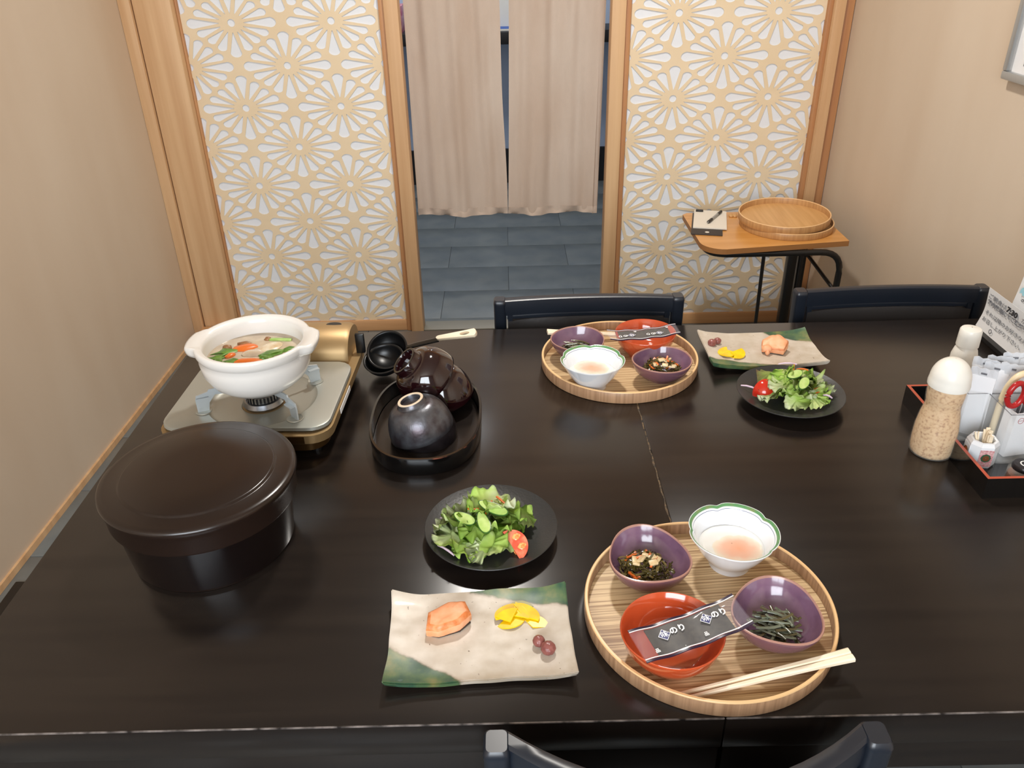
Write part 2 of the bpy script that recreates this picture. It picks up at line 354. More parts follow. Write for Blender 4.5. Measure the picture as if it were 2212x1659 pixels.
def rrect(w, h, r, n=5):
    out = []
    for cx_, cy_, a0 in ((w/2-r, h/2-r, 0), (-w/2+r, h/2-r, 90), (-w/2+r, -h/2+r, 180), (w/2-r, -h/2+r, 270)):
        for k in range(n+1):
            a = rad(a0+90*k/n); out.append((cx_+r*cos(a), cy_+r*sin(a)))
    return out
def text(name, s, size, m, parent, M, align='CENTER', ext=.00008, bold=0, label=None):
    c = bpy.data.curves.new(name, 'FONT'); c.body = s; c.size = size; c.align_x = align; c.align_y = 'CENTER'; c.extrude = ext; c.offset = bold; c.resolution_u = 2
    t = bpy.data.objects.new('tmp', c); COL.objects.link(t)
    dg = bpy.context.evaluated_depsgraph_get(); me = bpy.data.meshes.new_from_object(t.evaluated_get(dg)); COL.objects.unlink(t); bpy.data.objects.remove(t)
    me.materials.clear(); me.materials.append(m); me.name = name
    o = bpy.data.objects.new(name, me); COL.objects.link(o); o.parent = parent; o.matrix_basis = M
    if label: o['label'] = label
    return o
def T(x, y, z): return Matrix.Translation((x, y, z))
def RZ(a): return Matrix.Rotation(a, 4, 'Z')
def RX(a): return Matrix.Rotation(a, 4, 'X')
def RY(a): return Matrix.Rotation(a, 4, 'Y')

# ------------------------------------------------------------------ the setting
YS = 2.95            # plane of the cut wood screens
fl = thing('floor', 'grey blue tiled floor of the dining room and corridor', 'floor'); fl['kind'] = 'structure'; del fl['category']
g = bx('joint_bed', (-2, 2.6, -1.5, 5.05, -.05, -.004), M_grout, fl)
bm = bmesh.new(); box(bm, -.2804, .2804, -.1397, .1397, -.008, 0, bev=.0006); tile0 = fin('tile', bm, M_tile, fl, smooth=30); first = True
for i in range(-14, 7):
    yc = 3.465+i*.281
    if yc > 5.0 or yc < -.2: continue
    for k in range(-3, 4):
        xc = k*.563+(.277 if i % 2 == 0 else -.005)
        if abs(xc) > 1.6: continue
        if first: o = tile0; first = False
        else: o = inst('tile', tile0.data, fl)
        o.location = (xc, yc, random.uniform(-.0006, 0))
def wallpoly(name, pts, thick, m):
    bm = bmesh.new(); prism(bm, pts, 0, 2.42); return tag(fin(name, bm, m), kind='structure')
wl = wallpoly('wall_left', [(-1.45, -1.5), (-1.350, -1.5), (-1.236, YS+.12), (-1.45, YS+.12)], .1, M_wall)
wr = wallpoly('wall_right', [(1.152, -1.5), (1.28, -1.5), (1.28, YS+.12), (1.152, YS+.12)], .1, M_wall)
tag(bx('wall_back', (-1.45, 1.28, -1.6, -1.5, 0, 2.42), M_backwall), kind='structure')
tag(bx('ceiling', (-2.2, 2.7, -1.6, 5.1, 2.42, 2.5), M_ceil), kind='structure')
tag(bx('wall_corridor', (-2.2, 2.7, 5.02, 5.12, .205, 2.42), M_corr), kind='structure')
tag(bx('baseboard_corridor', (-2.2, 2.7, 5.0, 5.12, 0, .205), M_dark), kind='structure')
for sx, nm in ((-2.2, 'wall_corridor_left'), (2.6, 'wall_corridor_right')):
    tag(bx(nm, (sx, sx+.1, YS+.12, 5.1, 0, 2.42), M_corr), kind='structure')
tag(bx('trim_1', (-1.35, 1.28, YS-.03, YS+.06, 2.02, 2.42), M_rail), kind='structure')
# baseboard on the left wall (runs with the wall)
bm = bmesh.new()
prism(bm, [(-1.352, -1.4), (-1.342, -1.4), (-1.233, YS-.06), (-1.243, YS-.06)], 0, .019); tag(fin('baseboard_left', bm, M_post), kind='structure')
tag(bx('baseboard_right', (1.144, 1.152, -1.4, YS-.06, 0, .028), M_post), kind='structure')
# window behind the viewer
w1 = thing('window_1', 'window', 'window', (-.35, -1.5, 1.6)); del w1['category']; w1['kind'] = 'structure'; del w1['label']
for nm, d in (('frame', (-.80, .80, 0, .05, .62, .68)), ('frame', (-.80, .80, 0, .05, -.68, -.62)), ('frame', (-.80, -.75, 0, .05, -.62, .62)), ('frame', (.75, .80, 0, .05, -.62, .62)), ('mullion', (-.02, .02, 0, .05, -.62, .62))):
    bx(nm, d, M_post, w1)
bx('pane', (-.75, .75, .01, .02, -.62, .62), M_cwhite, w1)
# posts of the screen wall
def post(name, parts):
    t = thing(name, None, None); t['kind'] = 'structure'
    for i, (x0, x1, y0, y1, m) in enumerate(parts):
        bx('board' if m is M_post else 'bead', (x0, x1, y0, y1, 0, 2.02), m, t, bev=.002)
    return t
post('trim_2', [(-1.197, -1.074, YS-.045, YS+.05, M_post), (-1.240, -1.201, YS-.055, YS+.02, M_post), (-1.0735, -1.066, YS-.012, YS+.05, M_bead)])
post('trim_3', [(1.083, 1.118, YS-.04, YS+.05, M_post), (1.068, 1.083, YS-.02, YS+.05, M_bead), (1.122, 1.150, YS-.028, YS+.05, M_bead)])
# little block at the foot of the left post
tag(bx('trim_4', (-1.205, -1.095, YS-.13, YS-.047, 0, .055), M_rail, bev=.003), kind='structure')
tag(bx('trim_5', (-.345, .345, YS-.02, YS+.06, 0, .006), mat('grey threshold', (128, 124, 112), .5), bev=.002), kind='structure')

def clip(poly, x0, x1):
    for sgn, lim in ((1, x0), (-1, x1)):
        out = []
        for i in range(len(poly)):
            a, b = poly[i-1], poly[i]; ia = sgn*(a[0]-lim) >= 0; ib = sgn*(b[0]-lim) >= 0
            if ia != ib:
                t = (lim-a[0])/(b[0]-a[0]); out.append((lim, a[1]+t*(b[1]-a[1])))
            if ib: out.append(b)
        poly = out
        if len(poly) < 3: return None
    return poly
def petal(cx_, cz, ang, tip, wid, inner=.275):
    d = (cos(ang), sin(ang)); n_ = (-d[1], d[0]); pts = []
    cr = tip-wid
    pts.append((inner, -.008)); pts.append((inner, .008))
    for k in range(9):
        a = pi/2-.14-(pi-.28)*k/8
        pts.append((cr+wid*cos(a), wid*sin(a)))
    A, B = .1485, .1075
    return [(cx_+A*(d[0]*u+n_[0]*v), cz+B*(d[1]*u+n_[1]*v)) for u, v in pts]
def area2(p): return abs(sum(p[i-1][0]*p[i][1]-p[i][0]*p[i-1][1] for i in range(len(p))))/2
def lattice(x0, x1, z0, z1, cx_, parent):
    """one sheet of wood with real petal-shaped holes"""
    px0, px1 = x0-.02, x1+.02
    holes = []
    for col in range(-2, 3):
        xc = cx_+col*.1651
        ph = 1.0 if col % 2 == 0 else .864
        for k in range(-5, 6):
            zc = ph+k*.2725
            if zc < z0-.2 or zc > z1+.2: continue
            for j in range(16):
                main = j % 4 == 0
                p = petal(xc, zc, j*pi/8, 1.0 if main else (.80 if j % 4 == 2 else .865), (.135 if j % 8 == 4 else .150) if main else (.106 if j % 4 == 2 else .113))
                holes.append(p)
            holes.append([(xc+.0125*cos(2*pi*i/16), zc+.012*sin(2*pi*i/16)) for i in range(16)])
    polys = []
    for h in holes:
        p = clip(h, px0+.006, px1-.006)
        if not p: continue
        q = clip([(z, x) for x, z in p], z0-.014, z1+.014)
        if not q: continue
        p = [(x, z) for z, x in q]
        if area2(p) > 4e-6:
            if sum(p[i-1][0]*p[i][1]-p[i][0]*p[i-1][1] for i in range(len(p))) < 0: p = p[::-1]
            polys.append(p)
    co = [Vector((px0, z0-.02)), Vector((px1, z0-.02)), Vector((px1, z1+.02)), Vector((px0, z1+.02))]; fc = []
    for p in polys:
        b = len(co); co += [Vector(v) for v in p]; fc.append(list(range(b, len(co))))
    # constrained triangulation of the sheet; triangles lying inside a petal are the holes
    V, _, F, _, _, FO = geometry.delaunay_2d_cdt(co, [(0, 1), (1, 2), (2, 3), (3, 0)], fc, 0, 1e-6)
    bm = bmesh.new(); bv = [bm.verts.new((v.x, v.y, -.0013)) for v in V]
    fs = [bm.faces.new([bv[i] for i in f]) for f, o_ in zip(F, FO) if not o_]
    for v in [v for v in bm.verts if not v.link_faces]: bm.verts.remove(v)
    r = bmesh.ops.extrude_face_region(bm, geom=fs)
    bmesh.ops.translate(bm, verts=[g_ for g_ in r['geom'] if isinstance(g_, bmesh.types.BMVert)], vec=(0, 0, .0026))
    bmesh.ops.recalc_face_normals(bm, faces=bm.faces)
    me = bpy.data.meshes.new('lattice'); bm.to_mesh(me); bm.free(); me.materials.append(M_lat)
    o = bpy.data.objects.new('lattice', me); COL.objects.link(o); o.parent = parent
    o.matrix_basis = T(0, YS, 0) @ RX(pi/2)
    return o
def screen(name, x0, x1, cx_, stiles):
    t = thing(name, None, None); t['kind'] = 'structure'
    lattice(x0, x1, .045, 1.96, cx_, t)
    bx('backing_paper', (x0-.02, x1+.02, YS+.0022, YS+.006, .02, 1.98), M_paper, t)
    bx('bottom_rail', (x0, x1, YS-.008, YS+.03, .0, .045), M_rail, t, bev=.002)
    bx('top_rail', (x0, x1, YS-.012, YS+.03, 1.96, 2.02), M_rail, t, bev=.002)
    for a, b, yf, m in stiles: bx('stile', (a, b, yf, YS+.04, 0, 2.02), m, t, bev=.0025)
screen('door_1', -1.066, -.411, -.7375, [(-.411, -.392, YS-.014, M_bead), (-.392, -.345, YS-.03, M_post)])
screen('door_2', .421, 1.068, .746, [(.402, .421, YS-.014, M_bead), (.355, .402, YS-.03, M_post)])

# corridor shelf with magazines
sh = thing('wall_shelf', 'dark thick wall shelf in the corridor behind the curtain', 'shelf', (0, 4.86, .83))
bx('shelf_board', (-1.2, 1.2, -.14, .16, 0, .062), M_dark, sh, bev=.003)
for x in (-.9, .9): bx('bracket', (x-.02, x+.02, -.10, .16, -.08, 0), M_dark, sh)
def magazine(x, y, w, d, h, m, label):
    t = thing('magazine', label, 'magazine', (x, y, .892))
    bx('cover', (-w/2, w/2, -d/2, d/2, 0, h), m, t, bev=.001); bx('pages', (-w/2+.002, w/2-.002, -d/2-.001, d/2-.003, .001, h-.001), M_card, t)
magazine(-.70, 4.87, .30, .20, .13, M_pink, 'pink magazine on the corridor shelf, left of the curtain')
magazine(0.0, 4.86, .16, .2, .012, M_bluedk, 'blue book lying lowest in the gap between the curtain halves')
magazine(0.0, 4.90, .15, .05, .19, M_mag, 'patterned magazine upright in the gap between the curtain halves')
t = thing('storage_box', 'small white box with dark edge on the corridor shelf at the right', 'box', (.70, 4.86, .892))
bx('carton', (-.09, .05, -.08, .08, 0, .13), M_card, t, bev=.002); bx('lid_edge', (.05, .062, -.08, .08, 0, .13), M_dark, t)

# noren curtain
nr = thing('noren_curtain', 'beige linen split doorway curtain with soft vertical folds', 'curtain', (0, YS+.055, 0))
def cloth(name, xl, xr, ph, z0=.448, z1=1.93, off=0, th=.0008, m=M_noren, nx=44, nz=60):
    def pt(u, v):
        z = z0+(z1-z0)*v; zz = (z-.448)/(1.19-.448); zz = min(zz, 1.3)
        x = xl(zz)*(1-u)+xr(zz)*u
        a = 1-.25*v
        y = .75*a*(.011*sin(9*u+ph+.8*v)+.008*sin(21*u+2.1*ph-1.4*v)+.004*sin(43*u+ph*3+2*v))+.007*noise.noise(Vector((x*9, z*2.2, ph)))
        y += .003*noise.noise(Vector((x*40, z*6, ph+5)))
        zoff = -.012*u*(1-u)*4*(1-v) if True else 0
        zw = .003*sin(7*u+ph)*(1-v)**4
        return (x, y+off, z+zoff*0+zw)
    bm = bmesh.new(); R = []
    for side in (0, 1):
        R.append([[bm.verts.new(Vector(pt(i/nx, j/nz))+Vector((0, th*side, 0))) for i in range(nx+1)] for j in range(nz+1)])
    for s in (0, 1):
        for j in range(nz):
            for i in range(nx): bm.faces.new((R[s][j][i], R[s][j][i+1], R[s][j+1][i+1], R[s][j+1][i]))
    A, B = R
    for i in range(nx):
        bm.faces.new((A[0][i], B[0][i], B[0][i+1], A[0][i+1])); bm.faces.new((A[nz][i], B[nz][i], B[nz][i+1], A[nz][i+1]))
    for j in range(nz):
        bm.faces.new((A[j][0], B[j][0], B[j+1][0], A[j+1][0])); bm.faces.new((A[j][nx], B[j][nx], B[j+1][nx], A[j+1][nx]))
    return fin(name, bm, m, nr, smooth=60)
LL = lambda z: -.340+.003*z
LR = lambda z: -.001-.015*z+.002*sin(8*z)
RL = lambda z: .000+.018*max(0, z)**.8
RR = lambda z: .334+.009*z
cloth('cloth_panel', LL, LR, .3); cloth('cloth_panel', RL, RR, 2.2)
cloth('hem', LL, LR, .3, z0=.447, z1=.474, off=-.0040, m=M_hem, nz=3); cloth('hem', RL, RR, 2.2, z0=.447, z1=.474, off=-.0040, m=M_hem, nz=3)
cloth('side_hem', lambda z: RR(z)-.02, RR, 2.2, off=-.006, m=M_hem, nx=4)
bm = bmesh.new(); tube(bm, [(-.354, 0, 1.935), (.354, 0, 1.935)], .011, 12); fin('rod', bm, M_post, nr, smooth=40)

# framed picture on the right wall
pf = thing('framed_picture', 'silver framed picture with white mount on the right wall', 'picture', (1.152, 1.63, 1.37))
hw, hh = .325, .29
for nm, d in (('frame', (-.022, 0, -hw, hw, -hh, -hh+.018)), ('frame', (-.022, 0, -hw, hw, hh-.018, hh)), ('frame', (-.022, 0, -hw, -hw+.018, -hh+.018, hh-.018)), ('frame', (-.022, 0, hw-.018, hw, -hh+.018, hh-.018))):
    bx(nm, d, M_alu, pf, bev=.003)
bx('mount', (-.010, -.004, -hw+.018, hw-.018, -hh+.018, hh-.018), M_print, pf)
bx('print', (-.0115, -.0102, -hw+.06, hw-.06, -hh+.035, hh-.06), M_photo, pf)
bx('glass', (-.016, -.0145, -hw+.018, hw-.018, -hh+.018, hh-.018), M_glass, pf)

# ------------------------------------------------------------------ tables and chairs
ZT = .70
def table(x0, x1, label, jside):
    t = thing('dining_table', label, 'table', ((x0+x1)/2, 1.022, 0)); w = (x1-x0)/2
    bm = bmesh.new(); box(bm, -w, w, -.465, .465, ZT-.046, ZT, bev=.0014)
    for f in bm.faces:
        c = f.calc_center_median()
        if c.z > ZT-.0014 and c.z < ZT-.00005 and (c.y < -.46): f.material_index = 1
    fin('tabletop', bm, [M_table, M_tedge], t, smooth=30)
    for nm, d in (('apron', (-w+.002, w-.002, -.463, -.44, ZT-.088, ZT-.046)), ('apron', (-w+.002, w-.002, .44, .463, ZT-.088, ZT-.046)),
                  ('apron', (-w+.002, -w+.03, -.44, .44, ZT-.088, ZT-.046)), ('apron', (w-.03, w-.002, -.44, .44, ZT-.088, ZT-.046))):
        bx(nm, d, M_table, t)
    for sx in (-1, 1):
        for sy in (-1, 1):
            cx_, cy_ = sx*(w-.045), sy*.415
            bx('leg', (cx_-.028, cx_+.028, cy_-.028, cy_+.028, 0, ZT-.085), M_table, t, bev=.003)
    return t
XC = .2125
tl = table(-.625, XC-.0006, 'black lacquered table under the lidded pot and gas stove', 1)
tr = table(XC+.0006, 1.05, 'black lacquered table under the dressing bottle and condiment tray', -1)
# chipped bare wood along the joint, on the edge of the left table
bm = bmesh.new(); pts = []
random.seed(3)
L_, R_ = [], []
n = 46
for i in range(n+1):
    y = -.02+i*(.47)/n-.0
    yy = .86+(1.195-.86)*i/n
    wob = .0011*noise.noise(Vector((yy*60, 0, 3)))
    wd = .0013+.0022*max(0, noise.noise(Vector((yy*45, 5, 1)))+.25)
    L_.append((XC+wob-wd, yy)); R_.append((XC+wob+.0004, yy))
poly = L_+R_[::-1]
a = [bm.verts.new((x, y, ZT+.00025)) for x, y in L_]; b = [bm.verts.new((x, y, ZT+.00025)) for x, y in R_]
a2 = [bm.verts.new((x, y, ZT-.001)) for x, y in L_]; b2 = [bm.verts.new((x, y, ZT-.001)) for x, y in R_]
for i in range(n):
    bm.faces.new((a[i], a[i+1], b[i+1], b[i])); bm.faces.new((a[i], a[i+1], a2[i+1], a2[i])); bm.faces.new((b[i], b[i+1], b2[i+1], b2[i]))
ck = fin('worn_joint_edge', bm, M_crack, tl); ck.matrix_parent_inverse = T(-(-.625+XC-.0006)/2, -1.022, 0)

def chair(x, y, rz, label, w=.40, ztop=.735, bow=.008):
    """origin on the floor under the back; local +Y is the direction the sitter faces"""
    t = thing('dining_chair', label, 'chair', (x, y, 0), rz); h = w/2
    zr0 = ztop-.034
    for s in (-1, 1):
        bm = bmesh.new()
        pts = [(s*(h-.012), -.03, 0), (s*(h-.012), 0, .42), (s*(h-.010), .0, .55), (s*(h-.009), -.002, ztop-.012)]
        rings = []
        sec = lambda px, py, pz, k: [(px+a_*k, py+b_*k, pz) for a_, b_ in rrect(.025, .030, .006, 3)]
        for px, py, pz in bend(pts, .1, 4): rings.append(sec(px, py, pz, 1))
        px, py, pz = pts[-1]
        for k, dz in ((1.03, .004), (.97, .009), (.8, .012)): rings.append(sec(px, py, pz+dz, k))
        loops(bm, rings, capa=True, capb=True)
        fin('back_post', bm, M_chair, t, smooth=40)
        bm = bmesh.new(); rings = []
        for pz, k in ((0, .8), (.2, .95), (.40, 1)): rings.append([(s*(h-.018)+dx*.016*k, .37+dy*.016*k, pz) for dx, dy in ((-1, -1), (1, -1), (1, 1), (-1, 1))])
        loops(bm, rings, capa=True, capb=True); fin('front_leg', bm, M_chair, t)
        bm = bmesh.new(); box(bm, s*(h-.018)-.009, s*(h-.018)+.009, -.015, .37, .18, .205, bev=.002); fin('side_stretcher', bm, M_chair, t, smooth=30)
        bx('side_rail', (s*(h-.018)-.011, s*(h-.018)+.011, .0, .37, .37, .41), M_chair, t)
    def curved(z0, z1, th, name, m, x_in=.020, zc=0, rnd=0, yoff=0, bul=0):
        bm = bmesh.new(); N = 20; rings = []
        for i in range(N+1):
            u = i/N*2-1; xx = u*(h-x_in); yb = -bow*(1-u*u)+yoff; c = zc*(1-u*u)*.3
            k = .55+.45*(1-abs(u)**8) if rnd else 1
            zl, zh = z0+c+(1-k)*rnd, z1+c-(1-k)*rnd
            tb = th/2+bul*(1-u**4)
            zm = (zl+zh)/2; hz_ = (zh-zl)/2
            prof = [(-th/2, -1), (-tb-.0, -.6), (-tb, .6), (-th/2, 1), (th/2, 1), (tb, .6), (tb, -.6), (th/2, -1)] if bul else [(-th/2, -1), (-th/2-.001, 0), (-th/2, .86), (-th/2*.6, 1), (th/2*.6, 1), (th/2, .86), (th/2+.001, 0), (th/2, -1)]
            rings.append([(xx, yb+py, zm+pz*hz_) for py, pz in prof])
        loops(bm, rings, capa=True, capb=True); return fin(name, bm, m, t, smooth=35)
    curved(zr0, ztop+.0, .020, 'top_rail', M_chair, zc=.006)
    curved(zr0-.010, zr0-.001, .012, 'rail_bead', M_chair, x_in=.024, zc=.006)
    curved(.47, zr0-.010, .018, 'back_pad', M_leather, x_in=.026, zc=.006, rnd=.010, bul=.010)
    curved(.445, .468, .018, 'lower_rail', M_chair)
    for s in (-1, 1): bx('inner_stile', (s*(h-.030)-.005, s*(h-.030)+.005, -.006-.002, .008, .46, zr0), M_chair, t)
    bm = bmesh.new(); prism(bm, rrect(w-.03, .40, .03), .405, .418); bmesh.ops.translate(bm, verts=bm.verts, vec=(0, .19, 0)); fin('seat_frame', bm, M_chair, t)
    bm = bmesh.new(); rings = []
    for k, z in ((1, .418), (1.0, .44), (.97, .452), (.85, .460), (.5, .463)): rings.append([(x*k, y*k+.19, z) for x, y in rrect(w-.04, .39, .03)])
    loops(bm, rings, capa=True, capb=True); fin('seat_pad', bm, M_leather, t, smooth=50)
    return t
chair(.1625, 1.550, pi, 'black chair with padded back at the far side, behind the far round tray', w=.386, ztop=.738)
chair(.800, 1.575, pi, 'black chair at the far side beside the hand lettered signs at right', w=.398, ztop=.732)
chair(.156, .50, 0, 'black curved back chair at the near table edge, seen from above', w=.374, ztop=.752, bow=.062)

# flat black strip laid on the floor in the gap by the left wall
t = thing('floor_strip', 'black floor strip end in the gap beside the left wall', 'mat', (-1.13, .98, 0)); bx('strip', (-.12, .11, -.5, .56, 0, .006), M_dark, t, bev=.002)

# ------------------------------------------------------------------ side table with trays
st = thing('side_table', 'small orange topped side table with black tubular legs by the right screen', 'table', (.83, 2.56, 0))
bm = bmesh.new()
poly = [(.238, -.125), (.238, .185), (-.212, .185), (-.228, .17)]
arc = [(-.228, -.08)]
cx_, cy_, r_ = -.158, -.105, .07
for k in range(9):
    a = pi+k*pi/2/8; arc.append((cx_+r_*cos(a), cy_+.0+r_*sin(a)))
poly = poly+arc
prism(bm, poly, .503, .52)
for f in bm.faces:
    f.material_index = 0 if abs(f.normal.z) > .5 else 1
bm.normal_update()
for f in bm.faces: f.material_index = 0 if abs(f.normal.z) > .5 else 1
fin('table_top', bm, [M_sidetop, M_sideedge], st)
bm = bmesh.new(); pts = bend([(-.205, .17, .492), (-.205, -.145, .492), (.215, -.145, .492), (.215, -.145, 0)], .07, 7); tube(bm, pts, .010, 12); fin('front_tube', bm, M_tube, st, smooth=50)
bm = bmesh.new(); tube(bm, bend([(-.205, .17, .492), (.215, .17, .492), (.215, .17, 0)], .05, 6), .010, 12); fin('rear_tube', bm, M_tube, st, smooth=50)
bm = bmesh.new(); tube(bm, [(.12, .12, .485), (.213, -.140, .36)], .006, 8); fin('brace', bm, M_tube, st, smooth=50)
bm = bmesh.new(); tube(bm, [(-.02, -.11, .492), (-.012, -.11, 0)], .006, 8); fin('thin_leg', bm, M_tube, st, smooth=50)
bm = bmesh.new(); box(bm, .108, .138, .02, .05, 0, .49, bev=.003); fin('centre_leg', bm, M_tube, st, smooth=50)
bm = bmesh.new(); box(bm, .146, .160, .02, .05, 0, .49, bev=.003); fin('centre_leg', bm, M_tube, st, smooth=50)

def round_tray(x, y, z, r, label, mtop, mside, mlip, h=.022, rz=0, tilt=None, group=None):
    t = thing('round_tray', label, 'tray', (x, y, z), rz, group)
    if tilt: t.rotation_euler = (tilt[0], tilt[1], rz)
    bm = bmesh.new()
    prof = [(r-.006, 0), (r-.001, .0006), (r, .003), (r, h-.0012), (r-.001, h), (r-.0036, h), (r-.0045, h-.0012), (r-.0045, .0045)]
    lathe(bm, prof, 128, mats=[0, 0, 0, 1, 1, 1, 0]); fin('rim', bm, [mside, mlip], t, smooth=40)
    bm = bmesh.new(); lathe(bm, [(r-.0055, .0002), (r-.0046, .0045)], 96, cap0=True, cap1=True); fin('base', bm, mtop, t, smooth=30)
    return t
round_tray(.915, 2.59, .52, .149, 'lower round wooden tray of the pair on the side table', M_btray, M_bside, M_traylip, h=.022)
round_tray(.905, 2.592, .5435, .146, 'upper round wooden tray of the pair on the side table', M_btray, M_bside, M_traylip, h=.024, tilt=(rad(1.5), rad(-1.0)))

cb = thing('bill_holder', 'dark leatherette bill holder with clipped white slips on the side table', 'bill holder', (.668, 2.625, .52), rad(-13))
bx('board', (-.055, .045, -.115, .10, 0, .004), M_board, cb, bev=.001)
bx('paper_slips', (-.050, .058, -.062, .12, .0042, .0075), M_card, cb)
bx('top_slip', (-.049, .056, -.055, .121, .0077, .0083), M_card, cb)
bx('clip', (-.045, -.02, .10, .113, .0085, .014), M_plastic, cb, bev=.001)
bm = bmesh.new(); lathe(bm, [(0.0001, .0046), (.006, .0046), (.007, .0042)], 16); fin('emblem', bm, M_card, cb).location = (-.004, -.094, 0)
pn = thing('ballpoint_pen', 'black and clear pen lying across the white slips', 'pen', (.695, 2.66, .533), rad(58))
bm = bmesh.new(); tube(bm, [(-.07, 0, 0), (-.055, 0, 0), (.03, 0, 0)], [.001, .0045, .0045], 10); fin('barrel', bm, M_alu, pn, smooth=40)
bm = bmesh.new(); tube(bm, [(-.062, 0, 0), (-.03, 0, 0)], .0052, 10); fin('grip', bm, M_plastic, pn, smooth=40)
bm = bmesh.new(); tube(bm, [(.03, 0, 0), (.065, 0, 0)], .0048, 10); fin('cap', bm, M_plastic, pn, smooth=40)
cl = thing('wooden_charm', 'tiny tan wooden clover charm behind the bill slips', 'charm', (.768, 2.70, .52))
bm = bmesh.new()
for a in range(4): lathe(bm, [(.0001, .007), (.006, .006), (.008, .003), (.006, 0)], 10, M=T(.009*cos(a*pi/2+.6), .009*sin(a*pi/2+.6), 0), cap1=True)
fin('petals', bm, M_btray, cl, smooth=50)

# ------------------------------------------------------------------ gas stove and hot pot
sv = thing('gas_stove', 'portable gas stove with silver top plate and champagne gold body', 'stove', (-.406, 1.165, ZT), rad(-2))
# local: plate centre at (-.0,-.02); plate w .262 (x) by .215 (y)
PW, PH, PCX, PCY, ZP = .262, .215, -.002, -.010, .056
bm = bmesh.new(); rings = []
for k, z in ((.86, .006), (.90, .010), (.90, .030), (.99, .032), (.99, .046), (.96, .0465)):
    rings.append([(PCX+x*k, PCY+.045+y*k, z) for x, y in rrect(PW+.008, .325, .035, 6)])
loops(bm, rings, capa=True, capb=True, mats=[1, 1, 1, 0, 0]); fin('body', bm, [M_gold, M_golddk], sv, smooth=35)  # lower rings use the dark tone to paint the shadow below the gold band
for sx in (-1, 1):
    for sy in (-.09, .16):
        bm = bmesh.new(); lathe(bm, [(.008, 0), (.008, .007)], 12, cap0=True, cap1=True, M=T(sx*.10, sy, 0)); fin('foot', bm, M_plastic, sv)
out = rrect(PW, PH, .03, 10); out = [(PCX+x, PCY+y) for x, y in out]
BX, BY = .006, -.03
bm = bmesh.new(); rings = []
def plate_pt(p, s): return (BX+(p[0]-BX)*s, BY+(p[1]-BY)*s)
# re-sample the outline by angle around the burner
def ray_out(t):
    best = None; d = Vector((cos(t), sin(t)))
    for i in range(len(out)):
        a = Vector(out[i-1])-Vector((BX, BY)); b = Vector(out[i])-Vector((BX, BY)); e = b-a
        den = d.x*e.y-d.y*e.x
        if abs(den) < 1e-9: continue
        s = (a.x*e.y-a.y*e.x)/den; u = (a.x*d.y-a.y*d.x)/den
        if s > 0 and -1e-6 <= u <= 1+1e-6: best = s if best is None else max(best, s)
    return best or .1
N = 96
radii = [(.031, ZP-.012), (.035, ZP-.008), (.045, ZP-.0072), (.076, ZP-.0068), (.083, ZP-.004), (.086, ZP-.0003)]
O_ = [ray_out(2*pi*j/N) for j in range(N)]
for r, z in radii: rings.append([(BX+min(r, O_[j]-.006)*cos(2*pi*j/N), BY+min(r, O_[j]-.006)*sin(2*pi*j/N), z) for j in range(N)])
for dr, z in ((-.004, ZP), (-.001, ZP-.001), (0, ZP-.006)): rings.append([(BX+(O_[j]+dr)*cos(2*pi*j/N), BY+(O_[j]+dr)*sin(2*pi*j/N), z) for j in range(N)])
loops(bm, rings, capa=True); fin('top_plate', bm, M_silver, sv, smooth=40)
# burner
bm = bmesh.new(); lathe(bm, [(.029, ZP-.011), (.033, ZP-.004), (.030, ZP+.003), (.025, ZP+.004), (.025, ZP+.013), (.020, ZP+.015)], 40, cap1=True, M=T(BX, BY, 0)); bu = fin('burner', bm, M_steel, sv, smooth=40)
bm = bmesh.new()
for k in range(30):
    a = 2*pi*k/30; M = T(BX, BY, 0) @ RZ(a); box(bm, .0242, .0272, -.0013, .0013, ZP+.0045, ZP+.0135, M=M)
fin('burner_teeth', bm, M_steel, bu)
bm = bmesh.new(); lathe(bm, [(.0255, ZP+.0045), (.0255, ZP+.013)], 30, M=T(BX, BY, 0)); fin('burner_slots', bm, M_dark, bu)
# pan supports
for ang in (205, 318, 38, 128):
    M = T(BX, BY, 0) @ RZ(rad(ang)) @ RX(pi/2)
    bm = bmesh.new()
    prof = [(.034, ZP+.022), (.036, ZP+.031), (.066, ZP+.0365), (.078, ZP+.0365), (.080, ZP+.033), (.098, ZP+.029), (.100, ZP+.022), (.100, ZP-.001), (.083, ZP-.001), (.080, ZP+.014), (.070, ZP+.026)]
    prism(bm, prof, -.0012, .0012, M=M); sup = fin('pan_support', bm, M_arm, sv)
    bm = bmesh.new(); box(bm, .080, .098, -.009, .0012, ZP+.0235, ZP+.0255, M=T(BX, BY, 0) @ RZ(rad(ang)))
    fin('support_flange', bm, M_arm, sup, smooth=40)
    bm = bmesh.new(); lathe(bm, [(.013, ZP+.0004), (.012, ZP+.0016), (.009, ZP+.0008)], 20, cap1=True, M=T(BX, BY, 0) @ RZ(rad(ang)) @ T(.091, 0, 0)); fin('support_dimple', bm, M_silver, sv, smooth=40)
